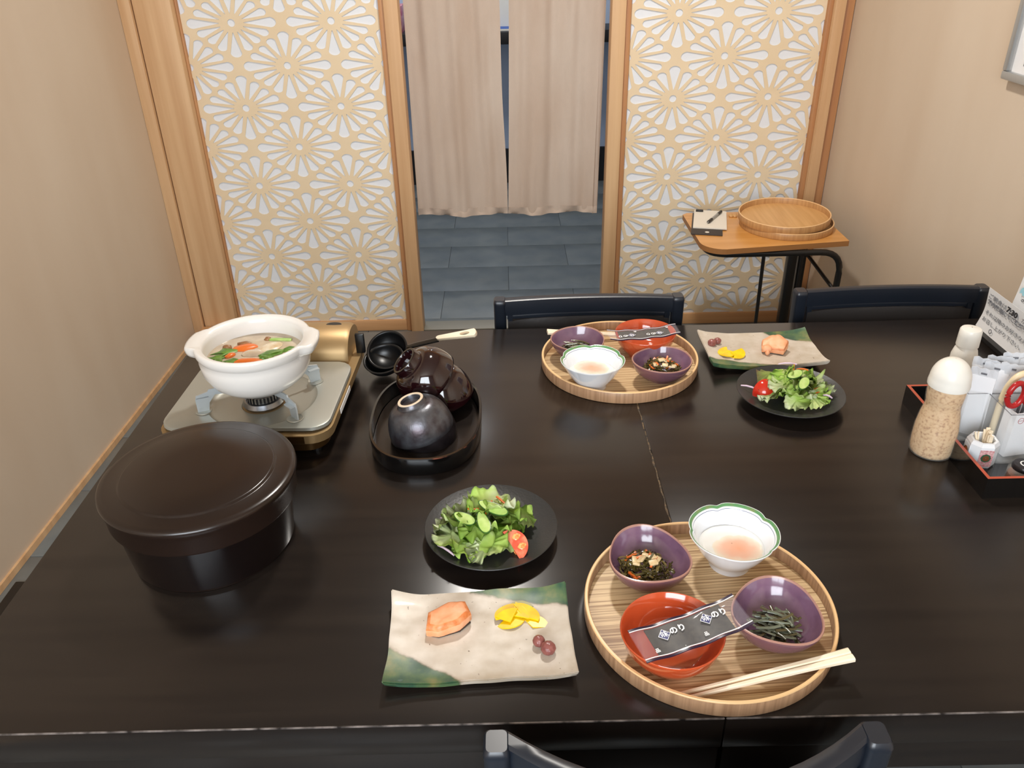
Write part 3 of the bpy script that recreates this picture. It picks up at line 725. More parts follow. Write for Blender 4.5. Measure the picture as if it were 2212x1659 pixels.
# cartridge cover (rounded hump along the far side)
bm = bmesh.new(); rings = []
prof = []
for k in range(13):
    a = pi*k/12; prof.append((PCY+.163-.052*cos(a), .050+.047*abs(sin(a))**.8))
prof = [(PCY+.111, .034)]+prof+[(PCY+.215, .034)]
for xx in (PCX-PW/2-.002, PCX-PW/2+.004, PCX+PW/2-.019, PCX+PW/2-.012):
    k = .94 if xx in (PCX-PW/2-.002, PCX+PW/2-.012) else 1
    rings.append([(xx, PCY+.163+(y-PCY-.163)*k, .034+(z-.034)*k) for y, z in prof])
loops(bm, rings, capa=True, capb=True); cov = fin('cartridge_cover', bm, M_gold, sv, smooth=35)
bm = bmesh.new(); lathe(bm, [(.0001, .0012), (.011, .001), (.012, -.003)], 24, fn=lambda t, r, z: (r*1.25*cos(t), r*.8*sin(t), z), M=T(.085, PCY+.170, .0955)); fin('cover_slot', bm, M_plastic, cov)
bm = bmesh.new(); lathe(bm, [(.019, 0), (.019, .004), (.016, .006), (.0155, .013), (.012, .015)], 24, cap0=True, cap1=True, M=frame_mat((PCX+PW/2-.012, PCY+.158, .062), (1, 0, 0)))
kn = fin('ignition_knob', bm, M_plastic, sv, smooth=35)
bm = bmesh.new(); box(bm, PCX+PW/2-.006, PCX+PW/2+.010, PCY+.154, PCY+.162, .046, .084, bev=.002); fin('knob_grip', bm, M_plastic, kn, smooth=35)
bx('side_label', (PCX+PW/2+.0035, PCX+PW/2+.0045, -.045, .03, .036, .045), M_print, sv)
bm = bmesh.new(); box(bm, PCX+PW/2-.06, PCX+PW/2-.035, PCY-PH/2-.0095, PCY-PH/2-.0083, .033, .045); fin('front_seam', bm, M_golddk, sv)

# donabe
dn = thing('clay_pot', 'white earthenware hot pot with two ear handles on the stove', 'pot', (-.394, 1.120, .7940))
def lug(t, r, z):
    d = min(abs(t-pi), abs(t), abs(t-2*pi)); k = 0
    if z > .0617: k = .0125*max(0, min(1, (.42-d)/.14))*(1 if r > .08 else 0)
    rr = r+k
    return (rr*cos(t), rr*sin(t), z-(.0015 if k > .005 and z > .073 else 0))
bm = bmesh.new()
prof = [(.042, .0), (.045, .0), (.058, .005), (.072, .018), (.081, .036), (.0835, .056), (.0815, .064), (.084, .067), (.0865, .072), (.0875, .080), (.0865, .0835), (.083, .0845), (.077, .0815), (.0745, .078), (.0742, .070), (.0725, .052), (.068, .040), (.05, .022), (.02, .014)]
prof = [(r, z*.935) for r, z in prof]
lathe(bm, prof, 120, fn=lug, cap0=True, cap1=True); fin('bowl', bm, M_white, dn, smooth=60)
bm = bmesh.new(); lathe(bm, [(.0735, .0515), (.071, .0505), (.0002, .0508)], 64); tb = fin('broth_surface', bm, M_broth, dn, smooth=60)
br = tb
random.seed(11)
def soup(name, label, cat, dx, dy, mesh_fn, m, rz, z=.8452, group=None):
    t = thing(name, label, cat, (-.394+dx, 1.12+dy, z), rz, group); bm = bmesh.new(); mesh_fn(bm); fin('piece', bm, m, t, smooth=40); return t
def blob(rx, ry, rzv, seed=0, amp=.2):
    def f(bm):
        bmesh.ops.create_icosphere(bm, subdivisions=2, radius=1)
        for v in bm.verts:
            k = 1+amp*noise.noise(v.co*1.6+Vector((seed, 0, 0))); v.co = Vector((v.co.x*rx*k, v.co.y*ry*k, v.co.z*rzv*k))
    return f
def slab(w, d, h): return lambda bm: box(bm, -w/2, w/2, -d/2, d/2, -h/2, h/2, bev=min(w, d, h)*.3)
soup('carrot_piece', 'orange carrot slice at the back of the soup', 'carrot', -.022, .020, blob(.020, .011, .004, 1), M_carrot, .3)
soup('carrot_piece', 'long orange carrot slice at the front of the soup', 'carrot', -.007, -.026, blob(.025, .008, .004, 2), M_carrot, .15)
soup('carrot_piece', 'small orange carrot sliver beside the left greens in the soup', 'carrot', -.037, -.006, blob(.010, .006, .004, 3), M_carrot, 1.0)
for i, (dx, dy, sz, rz, lab) in enumerate([(-.058, -.012, .015, .6, 'leafy green at the far left edge of the soup'), (-.047, .008, .017, .2, 'bright leafy green behind the left carrot sliver in the soup'),
        (-.030, -.026, .016, .2, 'leafy green left of the long front carrot in the soup'), (-.050, -.024, .014, 1.8, 'leafy green lowest at the left of the soup'),
        (.025, .000, .019, .5, 'large dark leafy green at the right of the soup'), (.048, .010, .012, .3, 'small dark leafy green at the far right of the soup'), (.020, -.016, .013, .4, 'leafy green right of the long front carrot in the soup')]):
    soup('leafy_green', lab, 'vegetable', dx, dy, blob(sz, sz*.55, .0035, 10+i, .9), M_green, rz, group='leafy greens in the soup')
soup('spring_onion', 'bright green spring onion stick at the back of the soup', 'spring onion', .028, .046, slab(.036, .007, .004), M_scal, -.1)
soup('mushroom', 'brown mushroom behind the left of the soup', 'mushroom', -.050, .022, blob(.008, .006, .005, 21), M_mush, 0)
soup('mushroom', 'brown mushroom above the back carrot slice in the soup', 'mushroom', -.026, .034, blob(.012, .005, .004, 22), M_mush, 0)
soup('mushroom', 'brown mushroom at the left end of the spring onion in the soup', 'mushroom', .007, .049, blob(.006, .005, .004, 23), M_mush, 0)
soup('tofu_piece', 'pale tofu piece right of centre in the soup', 'tofu', .019, .022, blob(.020, .015, .003, 31), M_softtofu, .9)
soup('tofu_piece', 'greyish tofu piece in the middle of the soup', 'tofu', -.004, .002, blob(.020, .013, .0025, 32), M_broth, 0)

# ------------------------------------------------------------------ lidded pot
lp = thing('lidded_rice_tub', 'large dark lacquered round tub with flat lid', 'tub', (-.404, .857, ZT))
bm = bmesh.new(); lathe(bm, [(.098, 0), (.1005, .0012), (.1015, .004), (.1040, .006), (.1075, .035), (.1115, .082), (.105, .082)], 96, cap0=True, cap1=True, mats=[1, 1, 0, 0, 0, 0]); fin('body', bm, [M_pot, M_potlid], lp, smooth=40)
bm = bmesh.new(); lathe(bm, [(.1125, .073), (.1172, .0735), (.1180, .076), (.1190, .096), (.1215, .103), (.1225, .107), (.1220, .1105), (.1195, .1128), (.114, .1136), (.098, .1144), (.0965, .1150), (.0955, .1166), (.093, .1174), (.05, .1178)], 128, cap0=True, cap1=True)
fin('lid', bm, M_potlid, lp, smooth=50)

# ------------------------------------------------------------------ black tray with bowls, ladle
NE = 2.5
def sup_ell(t, a, b, n=NE):
    c, s = cos(t), sin(t); return (a*math.copysign(abs(c)**(2/n), c), b*math.copysign(abs(s)**(2/n), s))
kt = thing('oval_tray', 'black lacquered oval tray with chipped reddish lip', 'tray', (-.139, 1.122, ZT))
bm = bmesh.new(); rings = []; mats = [0, 0, 0, 1, 0, 0]
for dr, z in ((-.006, 0), (-.002, .001), (0, .004), (.001, .029), (.0005, .0305), (-.003, .0305), (-.0035, .004)):
    rings.append([(*sup_ell(2*pi*j/96, .088+dr, .131+dr), z) for j in range(96)])
loops(bm, rings, mats=mats); fin('rim', bm, [M_lac, M_wear], kt, smooth=40)
bm = bmesh.new(); rings = [[(*sup_ell(2*pi*j/96, .0835, .1265), z) for j in range(96)] for z in (.0008, .004)]; loops(bm, rings, capa=True, capb=True); fin('base', bm, M_table, kt)

def inv_bowl(name, label, foot, axis, R, H, mout, mfoot, rf=.021, group=None, hf=.008, parent=None):
    """upside-down bowl; foot = centre of the foot ring top, axis points from mouth to foot"""
    o = thing(name, label, 'bowl', (0, 0, 0)); M = frame_mat(foot, axis); o.matrix_world = M
    bm = bmesh.new(); prof = []
    for k in range(15):
        a = k/14; r = rf+.003+(R-rf-.003)*max(0,sin(a*pi/2))**.85; z = -hf-(H-hf)*max(0,1-cos(a*pi/2))**.9
        prof.append((r, z))
    inner = [(r-.0035, z-.003) for r, z in prof[::-1]]
    prof2 = prof+[(R-.001, -H-.001), (R-.003, -H)]+[(max(r, .001), min(z, -hf-.003)) for r, z in inner]
    lathe(bm, prof2, 72, cap1=True); fin('body', bm, mout, o, smooth=50)
    bm = bmesh.new(); lathe(bm, [(rf+.004, -hf-.001), (rf+.001, -hf+.001), (rf, -.001), (rf-.0006, 0), (rf-.004, 0), (rf-.0046, -.001), (rf-.005, -hf+.001), (.001, -hf+.002)], 48, mats=[0, 0, 1, 1, 1, 0, 0]); fin('foot_ring', bm, [mout, mfoot], o, smooth=50)
    return o
inv_bowl('rice_bowl', 'dark glazed rice bowl lying underneath the grey rice bowl', (-.137, 1.093, .7590), (.05, -.05, 1), .0505, .055, M_raku2, M_foot)
inv_bowl('rice_bowl', 'upside-down grey metallic glazed rice bowl with pale foot ring', (-.159, 1.093, .7730), (-.27, .02, 1), .0520, .058, M_raku, M_foot)
inv_bowl('soup_bowl', 'maroon lacquered soup bowl underneath, leaning at the right of its pair', (-.130, 1.188, .7760), (-.26, .0, 1), .0525, .060, M_brown, M_brown, rf=.024, hf=.009)
inv_bowl('soup_bowl', 'upside-down maroon lacquered soup bowl tilted left over its pair', (-.176, 1.178, .7970), (-.68, -.16, .72), .0535, .062, M_brown, M_lac, rf=.025, hf=.014)

def ladle(loc, tilt, label, handle=True, R=.037):
    t = thing('ladle', label, 'ladle', loc); t.rotation_euler = tilt
    bm = bmesh.new(); prof = []
    for k in range(10):
        a = k/9*pi/2; prof.append((max(R*sin(a), .0005), -R*.75*cos(a)))
    prof += [(R+.0015, .0005), (R-.0005, .001)]+[(max((R-.0025)*sin(k/9*pi/2), .0006), -(R-.0025)*.75*cos(k/9*pi/2)) for k in range(9, -1, -1)]
    lathe(bm, prof, 48); fin('cup', bm, M_plastic, t, smooth=60)
    bm = bmesh.new(); tube(bm, bend([(R-.001, 0, -.002), (R+.012, 0, .004), (.10, 0, .016)], .01, 3), [.005]*6+[.004], 10, flat=.5); fin('shaft', bm, M_lac, t, smooth=60)
    if handle:
        # slotted wooden grip
        bm = bmesh.new(); n = 40; rings = []
        ol = []
        for k in range(n):
            a = 2*pi*k/n; x = .135+.037*cos(a)*(1 if True else 1); wd = .0062+.0022*cos(a)
            ol.append((x, math.copysign(min(abs(sin(a))*2.2, 1)**.8, sin(a))*wd))
        il = [(.151+.009*cos(2*pi*k/n), .003*sin(2*pi*k/n)) for k in range(n)]
        Hh = .0045
        def rg(pl, z, g=0): return [(x, y*(1-g), z) for x, y in pl]
        loops(bm, [rg(il, -Hh), rg([(x, y*.8) for x, y in ol], -Hh), rg(ol, -Hh*.4), rg(ol, Hh*.4), rg([(x, y*.8) for x, y in ol], Hh), rg(il, Hh), rg(il, -Hh)])
        o = fin('wooden_grip', bm, M_chop, t, smooth=50); o.matrix_basis = T(0, 0, .014) @ RY(rad(-4))
    return t
ladle((-.226, 1.325, .742), (rad(38), rad(-8), rad(-4)), 'black ladle with slotted pale wooden grip behind the lacquer bowls')
t = ladle((-.232, 1.312, .7305), (rad(20), rad(-4), rad(-9)), 'second black ladle nested under the wooden gripped ladle', handle=False, R=.036)

# ------------------------------------------------------------------ place settings
def purple_bowl(x, y, label, rz):
    t = thing('purple_bowl', label, 'bowl', (x, y, ZT+.0046), rz)
    def f(t_, r, z):
        k = 1+.045*cos(3*t_)*(r/.05)**2+.03*cos(2*t_)*(r/.05); return (r*k*cos(t_), r*k*sin(t_), z+(.002*cos(2*t_+.4) if z > .028 else 0))
    prof = [(.018, 0), (.020, .0), (.021, .003), (.035, .010), (.045, .022), (.0502, .034), (.0512, .0385), (.0508, .040), (.0494, .0402), (.0484, .0385), (.0460, .030), (.039, .018), (.026, .010), (.010, .007)]
    bm = bmesh.new(); lathe(bm, prof, 72, mats=[0, 0, 0, 0, 0, 0, 1, 1, 1, 2, 2, 2, 2], fn=f, cap0=True, cap1=True)
    for fc in bm.faces:
        if len(fc.verts) > 10 and fc.calc_center_median().z > .004: fc.material_index = 2
    fin('bowl_body', bm, [M_purpout, M_purprim, M_purple], t, smooth=60); return t
def orange_bowl(x, y, label):
    t = thing('orange_bowl', label, 'bowl', (x, y, ZT+.0046), random.random())
    prof = [(.030, 0), (.0315, 0), (.033, .004), (.042, .012), (.052, .028), (.0555, .041), (.0560, .043), (.0552, .0440), (.0540, .0430), (.050, .029), (.040, .014), (.028, .0085), (.001, .0075)]
    bm = bmesh.new(); lathe(bm, prof, 96, cap0=True, fn=lambda a, r, z: (r*(1+.02*cos(2*a))*cos(a), r*sin(a), z)); fin('bowl_body', bm, M_orange, t, smooth=60); return t
def white_bowl(x, y, label, rz):
    t = thing('lobed_bowl', label, 'bowl', (x, y, ZT+.0046), rz)
    def f(a, r, z):
        k = max(0, (z-.012)/.05); u = (a*5/(2*pi)) % 1; d = min(u, 1-u)
        kk = 1-.060*k*math.exp(-(d/.10)**1.3)+.010*k*sin(u*pi)
        return (r*kk*cos(a), r*kk*sin(a), z-.002*k*math.exp(-(d/.1)**2))
    prof = [(.024, 0), (.0255, 0), (.0255, .006), (.033, .015), (.042, .028), (.049, .041), (.0545, .0500), (.0556, .0518), (.0554, .0526), (.0546, .0526), (.0512, .0500), (.0496, .0480), (.0492, .0474), (.046, .040), (.040, .027), (.030, .015), (.015, .009), (.001, .008)]
    mats = [0, 0, 0, 0, 0, 0, 0, 0, 0, 1, 0, 2, 0, 0, 0, 0, 0]
    bm = bmesh.new(); lathe(bm, prof, 140, mats=mats, fn=f, cap0=True); fin('bowl_body', bm, [M_cwhite, M_cgreen, M_cblue], t, smooth=60); return t
def egg(x, y, label, rz):
    t = thing('soft_boiled_egg', label, 'egg', (x, y, ZT+.0046+.0290), rz)
    bm = bmesh.new(); lathe(bm, [(.0405, -.0012), (.0395, .0002), (.034, .0010), (.024, .0020), (.012, .0028), (.0005, .0030)], 48, fn=lambda a, r, z: (r*cos(a), r*sin(a), z+.0006*noise.noise(Vector((r*cos(a)*90, r*sin(a)*90, 1)))))
    fin('egg_white', bm, M_egg, t, smooth=60)
    bm = bmesh.new(); blob(.016, .013, .004, 5, .1)(bm); o = fin('yolk', bm, mat('soft yolk skin', (245, 190, 165), .2, coat=.4), t, smooth=80); o.location = (.006, -.009, -.0012)
    return t
def ribbon(bm, c, L, w, curv, yaw, pitch, th=.0006, seg=6, twist=0):
    """curved flat strip"""
    M = T(*c) @ RZ(yaw) @ RY(pitch) @ RX(twist)
    pts = []
    for i in range(seg+1):
        u = i/seg-.5; a = curv*u
        if abs(curv) > .01: x = L/curv*sin(a); z = -(L/curv)*(1-cos(a))
        else: x = L*u; z = 0
        pts.append((x, z))
    rings = [[M @ Vector((x, sy*w/2, z+sz*th/2)) for sy, sz in ((-1, -1), (1, -1), (1, 1), (-1, 1))] for x, z in pts]
    loops(bm, rings, capa=True, capb=True)
def bowl_z(r): return .007+24.0*r**2.2 if r < .05 else .05
def kelp_heap(x, y, label, rz, seed):
    random.seed(seed)
    t = thing('kelp_salad', label, 'side dish', (x, y, ZT+.0046), rz)
    top = lambda r: .036*(1-(r/.040)**2)+.004
    for m, n, nm in ((M_kelp, 150, 'kelp_shreds'), (M_kelpl, 120, 'kelp_shreds')):
        bm = bmesh.new()
        for i in range(n):
            r = .032*math.sqrt(random.random()); a = random.uniform(0, 2*pi); L = random.uniform(.010, .026)*(1-.45*r/.032)
            lo = bowl_z(r)+.004; hi = max(lo+.001, top(r)); z = lo+(hi-lo)*random.random()**.35
            ribbon(bm, (r*cos(a), r*sin(a), z), L, random.uniform(.001, .0034), random.uniform(-2.4, 2.4), a+pi/2+random.uniform(-.9, .9), random.uniform(-.35, .35), twist=random.uniform(-1, 1))
        fin(nm, bm, m, t, smooth=40, kind='stuff')
    for i in range(11):
        r = random.uniform(.006, .030); a = random.uniform(0, 2*pi); h = max(top(r), bowl_z(r)+.004)
        bm = bmesh.new(); ribbon(bm, (0, 0, 0), random.uniform(.010, .020), .0026, random.uniform(-1.2, 1.2), 0, 0, th=.0016)
        o = fin('carrot_shred', bm, M_carrot, t, smooth=40); o.matrix_basis = T(r*cos(a), r*sin(a), h) @ RZ(a+pi/2+random.uniform(-.6, .6)) @ RY(random.uniform(-.3, .3))
    for i in range(7):
        r = random.uniform(.000, .020); a = random.uniform(0, 2*pi); h = top(r)
        bm = bmesh.new(); box(bm, -.0052, .0052, -.0036, .0036, -.0015, .0015, bev=.0008)
        o = fin('fried_tofu_bit', bm, M_tofu, t, smooth=40); o.matrix_basis = T(r*cos(a), r*sin(a), h+.001) @ RZ(random.uniform(0, 6)) @ RX(random.uniform(-.5, .5)) @ Matrix.Scale(random.uniform(.7, 1.2), 4)
def stalk_heap(x, y, label, rz, seed, dark=False):
    random.seed(seed)
    t = thing('butterbur_stalks', label, 'side dish', (x, y, ZT+.0046), rz)
    for i in range(64):
        lay = i/64
        r = .020*math.sqrt(random.random()); a = random.uniform(0, 2*pi)
        L = random.uniform(.022, .036); bm = bmesh.new(); w = random.uniform(.0014, .0023)
        c = random.uniform(-.7, .7)
        pts = [(L*(k/6-.5), c*.25*L*(1-(k/3-1)**2), .0) for k in range(7)]
        tube(bm, pts, w, 8, flat=.6)
        o = fin('stalk_piece', bm, M_fukid if (random.random() < (.45 if not dark else .8)) else M_fuki, t, smooth=50)
        o.matrix_basis = T(r*cos(a), r*sin(a), .016+.019*lay*(1-(r/.034)**2)) @ RZ(random.gauss(-.45, .5)) @ RY(random.uniform(-.12, .12))
def nori_pack(corners_c, rz, tiltm, label):
    t = thing('seaweed_packet', label, 'packet', (0, 0, 0)); t.matrix_world = T(*corners_c) @ RZ(rz) @ tiltm
    L, Wd = .128, .044
    def surf(u, v): # u along, v across
        x = (u-.5)*L; y = (v-.5)*Wd; z = .014*(2*u-1)**2*.35 + .001*sin(u*20)*(abs(2*v-1)); return Vector((x, y, z))
    bm = bmesh.new(); R = []
    for s in (-.0006, .0022):
        R.append([[bm.verts.new(surf(i/24, j/8)+Vector((0, 0, s if 0 < j < 8 else .0006))) for i in range(25)] for j in range(9)])
    for g_ in R:
        for j in range(8):
            for i in range(24): bm.faces.new((g_[j][i], g_[j][i+1], g_[j+1][i+1], g_[j+1][i]))
    fin('film', bm, M_film, t, smooth=60, rec=False)
    for j0, j1 in ((0, .055), (.945, 1)):
        bm = bmesh.new(); rings = [[surf(i/24, j)+Vector((0, 0, z)) for j, z in ((j0, .0008), (j1, .0008), (j1, .0022), (j0, .0022))] for i in range(25)]; loops(bm, rings, capa=True, capb=True); fin('printed_edge', bm, M_filmedge, t, smooth=40)
        jj = j1+.012 if j0 == 0 else j0-.035
        bm = bmesh.new(); rings = [[surf(i/24, j)+Vector((0, 0, z)) for j, z in ((jj, .0023), (jj+.022, .0023), (jj+.022, .0026), (jj, .0026))] for i in range(25)]; loops(bm, rings, capa=True, capb=True); fin('white_line', bm, M_print, t, smooth=40)
    bm = bmesh.new(); rings = [[surf(u, v)+Vector((0, 0, z)) for v, z in ((.10, .0002), (.90, .0002), (.90, .0012), (.10, .0012))] for u in [.13+.72*i/16 for i in range(17)]]
    loops(bm, rings, capa=True, capb=True); fin('seaweed_sheet', bm, M_nori, t, smooth=40)
    for u0, v0 in ((.335, .60), (.735, .62)):
        p = surf(u0, v0); M = T(p.x, p.y, p.z+.0028)
        bm = bmesh.new(); prism(bm, [(-.0075, 0), (0, -.0075), (.0075, 0), (0, .0075)], -.0001, .0001, M=M @ T(-.008, 0, 0)); fin('diamond_mark', bm, M_print, t)
        bm = bmesh.new(); prism(bm, [(-.0067, 0), (0, -.0067), (.0067, 0), (0, .0067)], .0001, .0002, M=M @ T(-.008, 0, 0)); fin('diamond_mark', bm, M_navy, t)
        text('lettering', '味', .0088, M_print, t, M @ T(-.008, 0, .0004), bold=.0001)
        text('lettering', 'のり', .0098, M_print, t, M @ T(.0085, .001, .0002), bold=.0003)
    for u0, v0 in ((.60, .24), (.14, .22), (.38, .12)):
        p = surf(u0, v0); text('lettering', '品' if v0 > .15 else '·', .0055, M_print, t, T(p.x, p.y, p.z+.0029), bold=.0001)
    return t
def chopsticks(tip, end, label):
    tip, end = Vector(tip), Vector(end); d = end-tip; L = d.length
    t = thing('disposable_chopsticks', label, 'chopsticks'); t.matrix_world = frame_mat(tip, (0, 0, 1)) @ Matrix.Identity(4)
    M = frame_mat((0, 0, 0), d.cross(Vector((0, 0, 1)).cross(d)), d); X = d.normalized(); Y = Vector((0, 0, 1)).cross(X).normalized(); Z = X.cross(Y)
    M = Matrix((X, Y, Z)).transposed().to_4x4()
    for s in (-1, 1):
        bm = bmesh.new(); rings = []
        for u, w, off, h in ((0, .0014, .0034, .0014), (.02, .0018, .0034, .0018), (.55, .0026, .0034, .0026), (.84, .0034, .0036, .0028), (.85, .0036, .0036, .0028), (1, .0042, .0042, .0030)):
            rings.append([M @ Vector((u*L, s*(off)+a*w, b*h)) for a, b in ((-1, -.6), (-.6, -1), (.6, -1), (1, -.6), (1, .6), (.6, 1), (-.6, 1), (-1, .6))])
        loops(bm, rings, capa=True, capb=True); fin('stick', bm, M_chop, t, smooth=25)
    return t
def oribe_plate(x, y, rz, label):
    t = thing('rectangular_plate', label, 'plate', (x, y, ZT), rz)
    A, B = .1035, .0675; NX, NY = 48, 32; bm = bmesh.new()
    def xy(u, v):
        x = A*u; y = B*v
        x += .0025*noise.noise(Vector((v*1.5, u*3, 2)))*abs(u)+.002*u*v*v; y += .003*noise.noise(Vector((u*2.2, 7, v)))*abs(v)+.002*v*u*u+.0016*sin(3.1*u+.4)*abs(v)
        return x, y
    def zt(u, v): return .0105+.0062*abs(u)**4+.0035*abs(v)**5+.0028*(abs(u*v))**4+.0006*noise.noise(Vector((u*4, v*4, 0)))
    top = [[bm.verts.new((*xy(2*i/NX-1, 2*j/NY-1), zt(2*i/NX-1, 2*j/NY-1))) for i in range(NX+1)] for j in range(NY+1)]
    bot = [[bm.verts.new((xy(2*i/NX-1, 2*j/NY-1)[0]*.985, xy(2*i/NX-1, 2*j/NY-1)[1]*.975, max(zt(2*i/NX-1, 2*j/NY-1)-.0085, .0022))) for i in range(NX+1)] for j in range(NY+1)]
    for g_ in (top, bot):
        for j in range(NY):
            for i in range(NX): bm.faces.new((g_[j][i], g_[j][i+1], g_[j+1][i+1], g_[j+1][i]))
    def wall(a, b):
        for i in range(len(a)-1): bm.faces.new((a[i], a[i+1], b[i+1], b[i]))
    wall(top[0], bot[0]); wall(top[-1], bot[-1]); wall([r[0] for r in top], [r[0] for r in bot]); wall([r[-1] for r in top], [r[-1] for r in bot])
    bmesh.ops.recalc_face_normals(bm, faces=bm.faces)
    es = [e for e in bm.edges if len(e.link_faces) == 2 and e.calc_face_angle(0) > .9]
    bmesh.ops.bevel(bm, geom=es, offset=.0016, segments=2, affect='EDGES')
    fin('plate_slab', bm, M_oribe, t, smooth=60)
    bm = bmesh.new(); rings = [[(px, py, z) for px, py in rrect(.15, .09, .01)] for z in (0, .0045)]; loops(bm, rings, capa=True, capb=True); fin('foot', bm, M_foot, t)
    return t
def salmon(x, y, rz, label, kind=0):
    t = thing('grilled_salmon', label, 'fish', (x, y, ZT+.0108), rz)
    bm = bmesh.new()
    if kind == 0: poly = [(-.027, -.012), (-.022, .010), (.004, .0195), (.024, .014), (.027, -.004), (.012, -.015), (-.014, -.0185)]
    else: poly = [(-.022, -.012), (-.020, .010), (-.006, .020), (.014, .019), (.027, .002), (.016, -.020), (-.004, -.014)]
    n = len(poly)
    P2 = []
    for i in range(n):
        a, b = poly[i], poly[(i+1) % n]
        for k in range(4): P2.append((a[0]*(1-k/4)+b[0]*k/4, a[1]*(1-k/4)+b[1]*k/4))
    rings = []
    for k, z in ((.93, .0012), (1.0, .004), (1.0, .012), (.955, .0165), (.80, .0185), (.4, .0192)):
        rings.append([(px*k, py*k, z+(.0022*px/.027 if kind == 0 else .006*py/.02*(z/.019)+.003*px/.02*(z/.019))+.0012*noise.noise(Vector((px*150, py*150, z*150)))) for px, py in P2])
    loops(bm, rings, capa=True, capb=True, mats=[0, 0, 1, 1 if kind == 0 else 0, 0]); fin('flesh', bm, [M_salmon, M_sear], t, smooth=50)
    bm = bmesh.new(); rings = [[(px*k, py*k, z) for px, py in P2] for k, z in ((.9, 0), (.96, .0003), (.96, .0016), (.9, .002))]
    loops(bm, rings, capa=True, capb=True); fin('skin', bm, M_skin, t, smooth=50)
    if kind == 1:
        bm = bmesh.new(); blob(.011, .008, .006, 3, .3)(bm); o = fin('flake', bm, M_salmon, t, smooth=60); o.location = (-.014, -.012, .010)
        bm = bmesh.new(); blob(.004, .003, .005, 8, .3)(bm); o = fin('flake', bm, M_salmon, t, smooth=60); o.location = (-.013, -.021, .0055)
    return t
def pickle(x, y, z, rz, kind, label, group, m=None, tilt=0.0):
    t = thing('pickle_slice', label, 'pickle', (x, y, z), rz, group); t.rotation_euler = (tilt, tilt*.6, rz)
    R = .013; pts = []
    n = 14
    a1 = {0: 2.2, 1: 1.7, 2: 2.8}[kind]
    for k in range(n+1):
        a = -a1/2+a1*k/n; pts.append((R*cos(a)-.006, R*1.1*sin(a)))
    pts.append((-.0075, 0)); pts = [(px*1.3, py*1.3) for px, py in pts]
    bm = bmesh.new(); vs = prism(bm, pts, -.0009, .0009)
    for v in vs: v.co.z += 14*v.co.y**2*(1 if kind else -1)*.6
    fin('slice', bm, m or M_pickle, t, smooth=40)
def plum(x, y, r, label):
    t = thing('pickled_plum', label, 'plum', (x, y, ZT+.0112+r*.92), random.uniform(0, 6))
    bm = bmesh.new(); bmesh.ops.create_icosphere(bm, subdivisions=4, radius=r)
    for v in bm.verts:
        n_ = v.co.normalized(); v.co *= 1+.07*noise.noise(n_*3.0+Vector((x*50, 0, 0)))-.03*abs(noise.noise(n_*7)); v.co.z *= .92
    fin('fruit', bm, M_plum, t, smooth=80)
def coupe_plate(x, y, label):
    t = thing('round_plate', label, 'plate', (x, y, ZT))
    prof = [(.040, 0), (.043, 0), (.044, .003), (.062, .0085), (.080, .0150), (.0878, .0188), (.0885, .0198), (.0878, .0206), (.080, .0172), (.060, .0108), (.035, .0082), (.001, .0078)]
    bm = bmesh.new(); lathe(bm, prof, 128, cap0=True); fin('dish', bm, M_plate, t, smooth=60); return t
LEAVES = []
def make_leaves():
    random.seed(21)
    for s in range(9):
        bm = bmesh.new(); NR, NA = 11, 84; sd = s*7.3
        asp = random.uniform(.72, 1.0); fold = random.uniform(.3, 1.1)*random.choice((-1, 1)); amp = random.uniform(.20, .36)
        rings = []
        for i in range(1, NR+1):
            r = i/NR; ring = []
            for j in range(NA):
                a = 2*pi*j/NA
                k = 1+.22*noise.noise(Vector((cos(a)*1.3, sin(a)*1.3, sd)))+.10*noise.noise(Vector((cos(a)*4.5, sin(a)*4.5, sd)))*r
                x = r*k*cos(a); y = r*k*sin(a)*asp
                z = fold*(y*y)-.22*x*x*(1 if s % 2 else -.6)+amp*r*r*noise.noise(Vector((cos(a)*2.6*1.2, sin(a)*2.6*1.2, sd+r)))+.13*r**4*sin(9*a+sd)+.09*r**4*sin(15*a+sd*2)
                z += -.04*math.exp(-(y/.08)**2)*(1-x)*.6
                ring.append((x, y, z))
            rings.append(ring)
        R = loops(bm, rings); c = bm.verts.new((0, 0, -.02))
        for j in range(NA): bm.faces.new((c, R[0][j], R[0][(j+1) % NA]))
        geo = bmesh.ops.solidify(bm, geom=bm.faces[:], thickness=.02)
        bmesh.ops.recalc_face_normals(bm, faces=bm.faces)
        me = bpy.data.meshes.new('lettuce_leaf'); bm.to_mesh(me); bm.free()
        for p in me.polygons: p.use_smooth = True
        me.materials.append((M_lettA, M_lettB, M_lettA, M_lettB, M_lettA, M_lettA, M_lettC, M_lettB, M_lettA)[s]); LEAVES.append(me)
make_leaves()
def wedge(nrm, edge):
    h = rad(42); N_ = Vector(nrm).normalized(); E_ = Vector(edge); E_ = (E_-N_*E_.dot(N_)).normalized(); Z_ = E_.cross(N_)
    e, n_, z_ = Vector((cos(h), sin(h), 0)), Vector((-sin(h), cos(h), 0)), Vector((0, 0, 1))
    A_ = Matrix((E_, N_, Z_)).transposed(); B_ = Matrix((e, n_, z_))
    return (A_ @ B_).to_4x4()
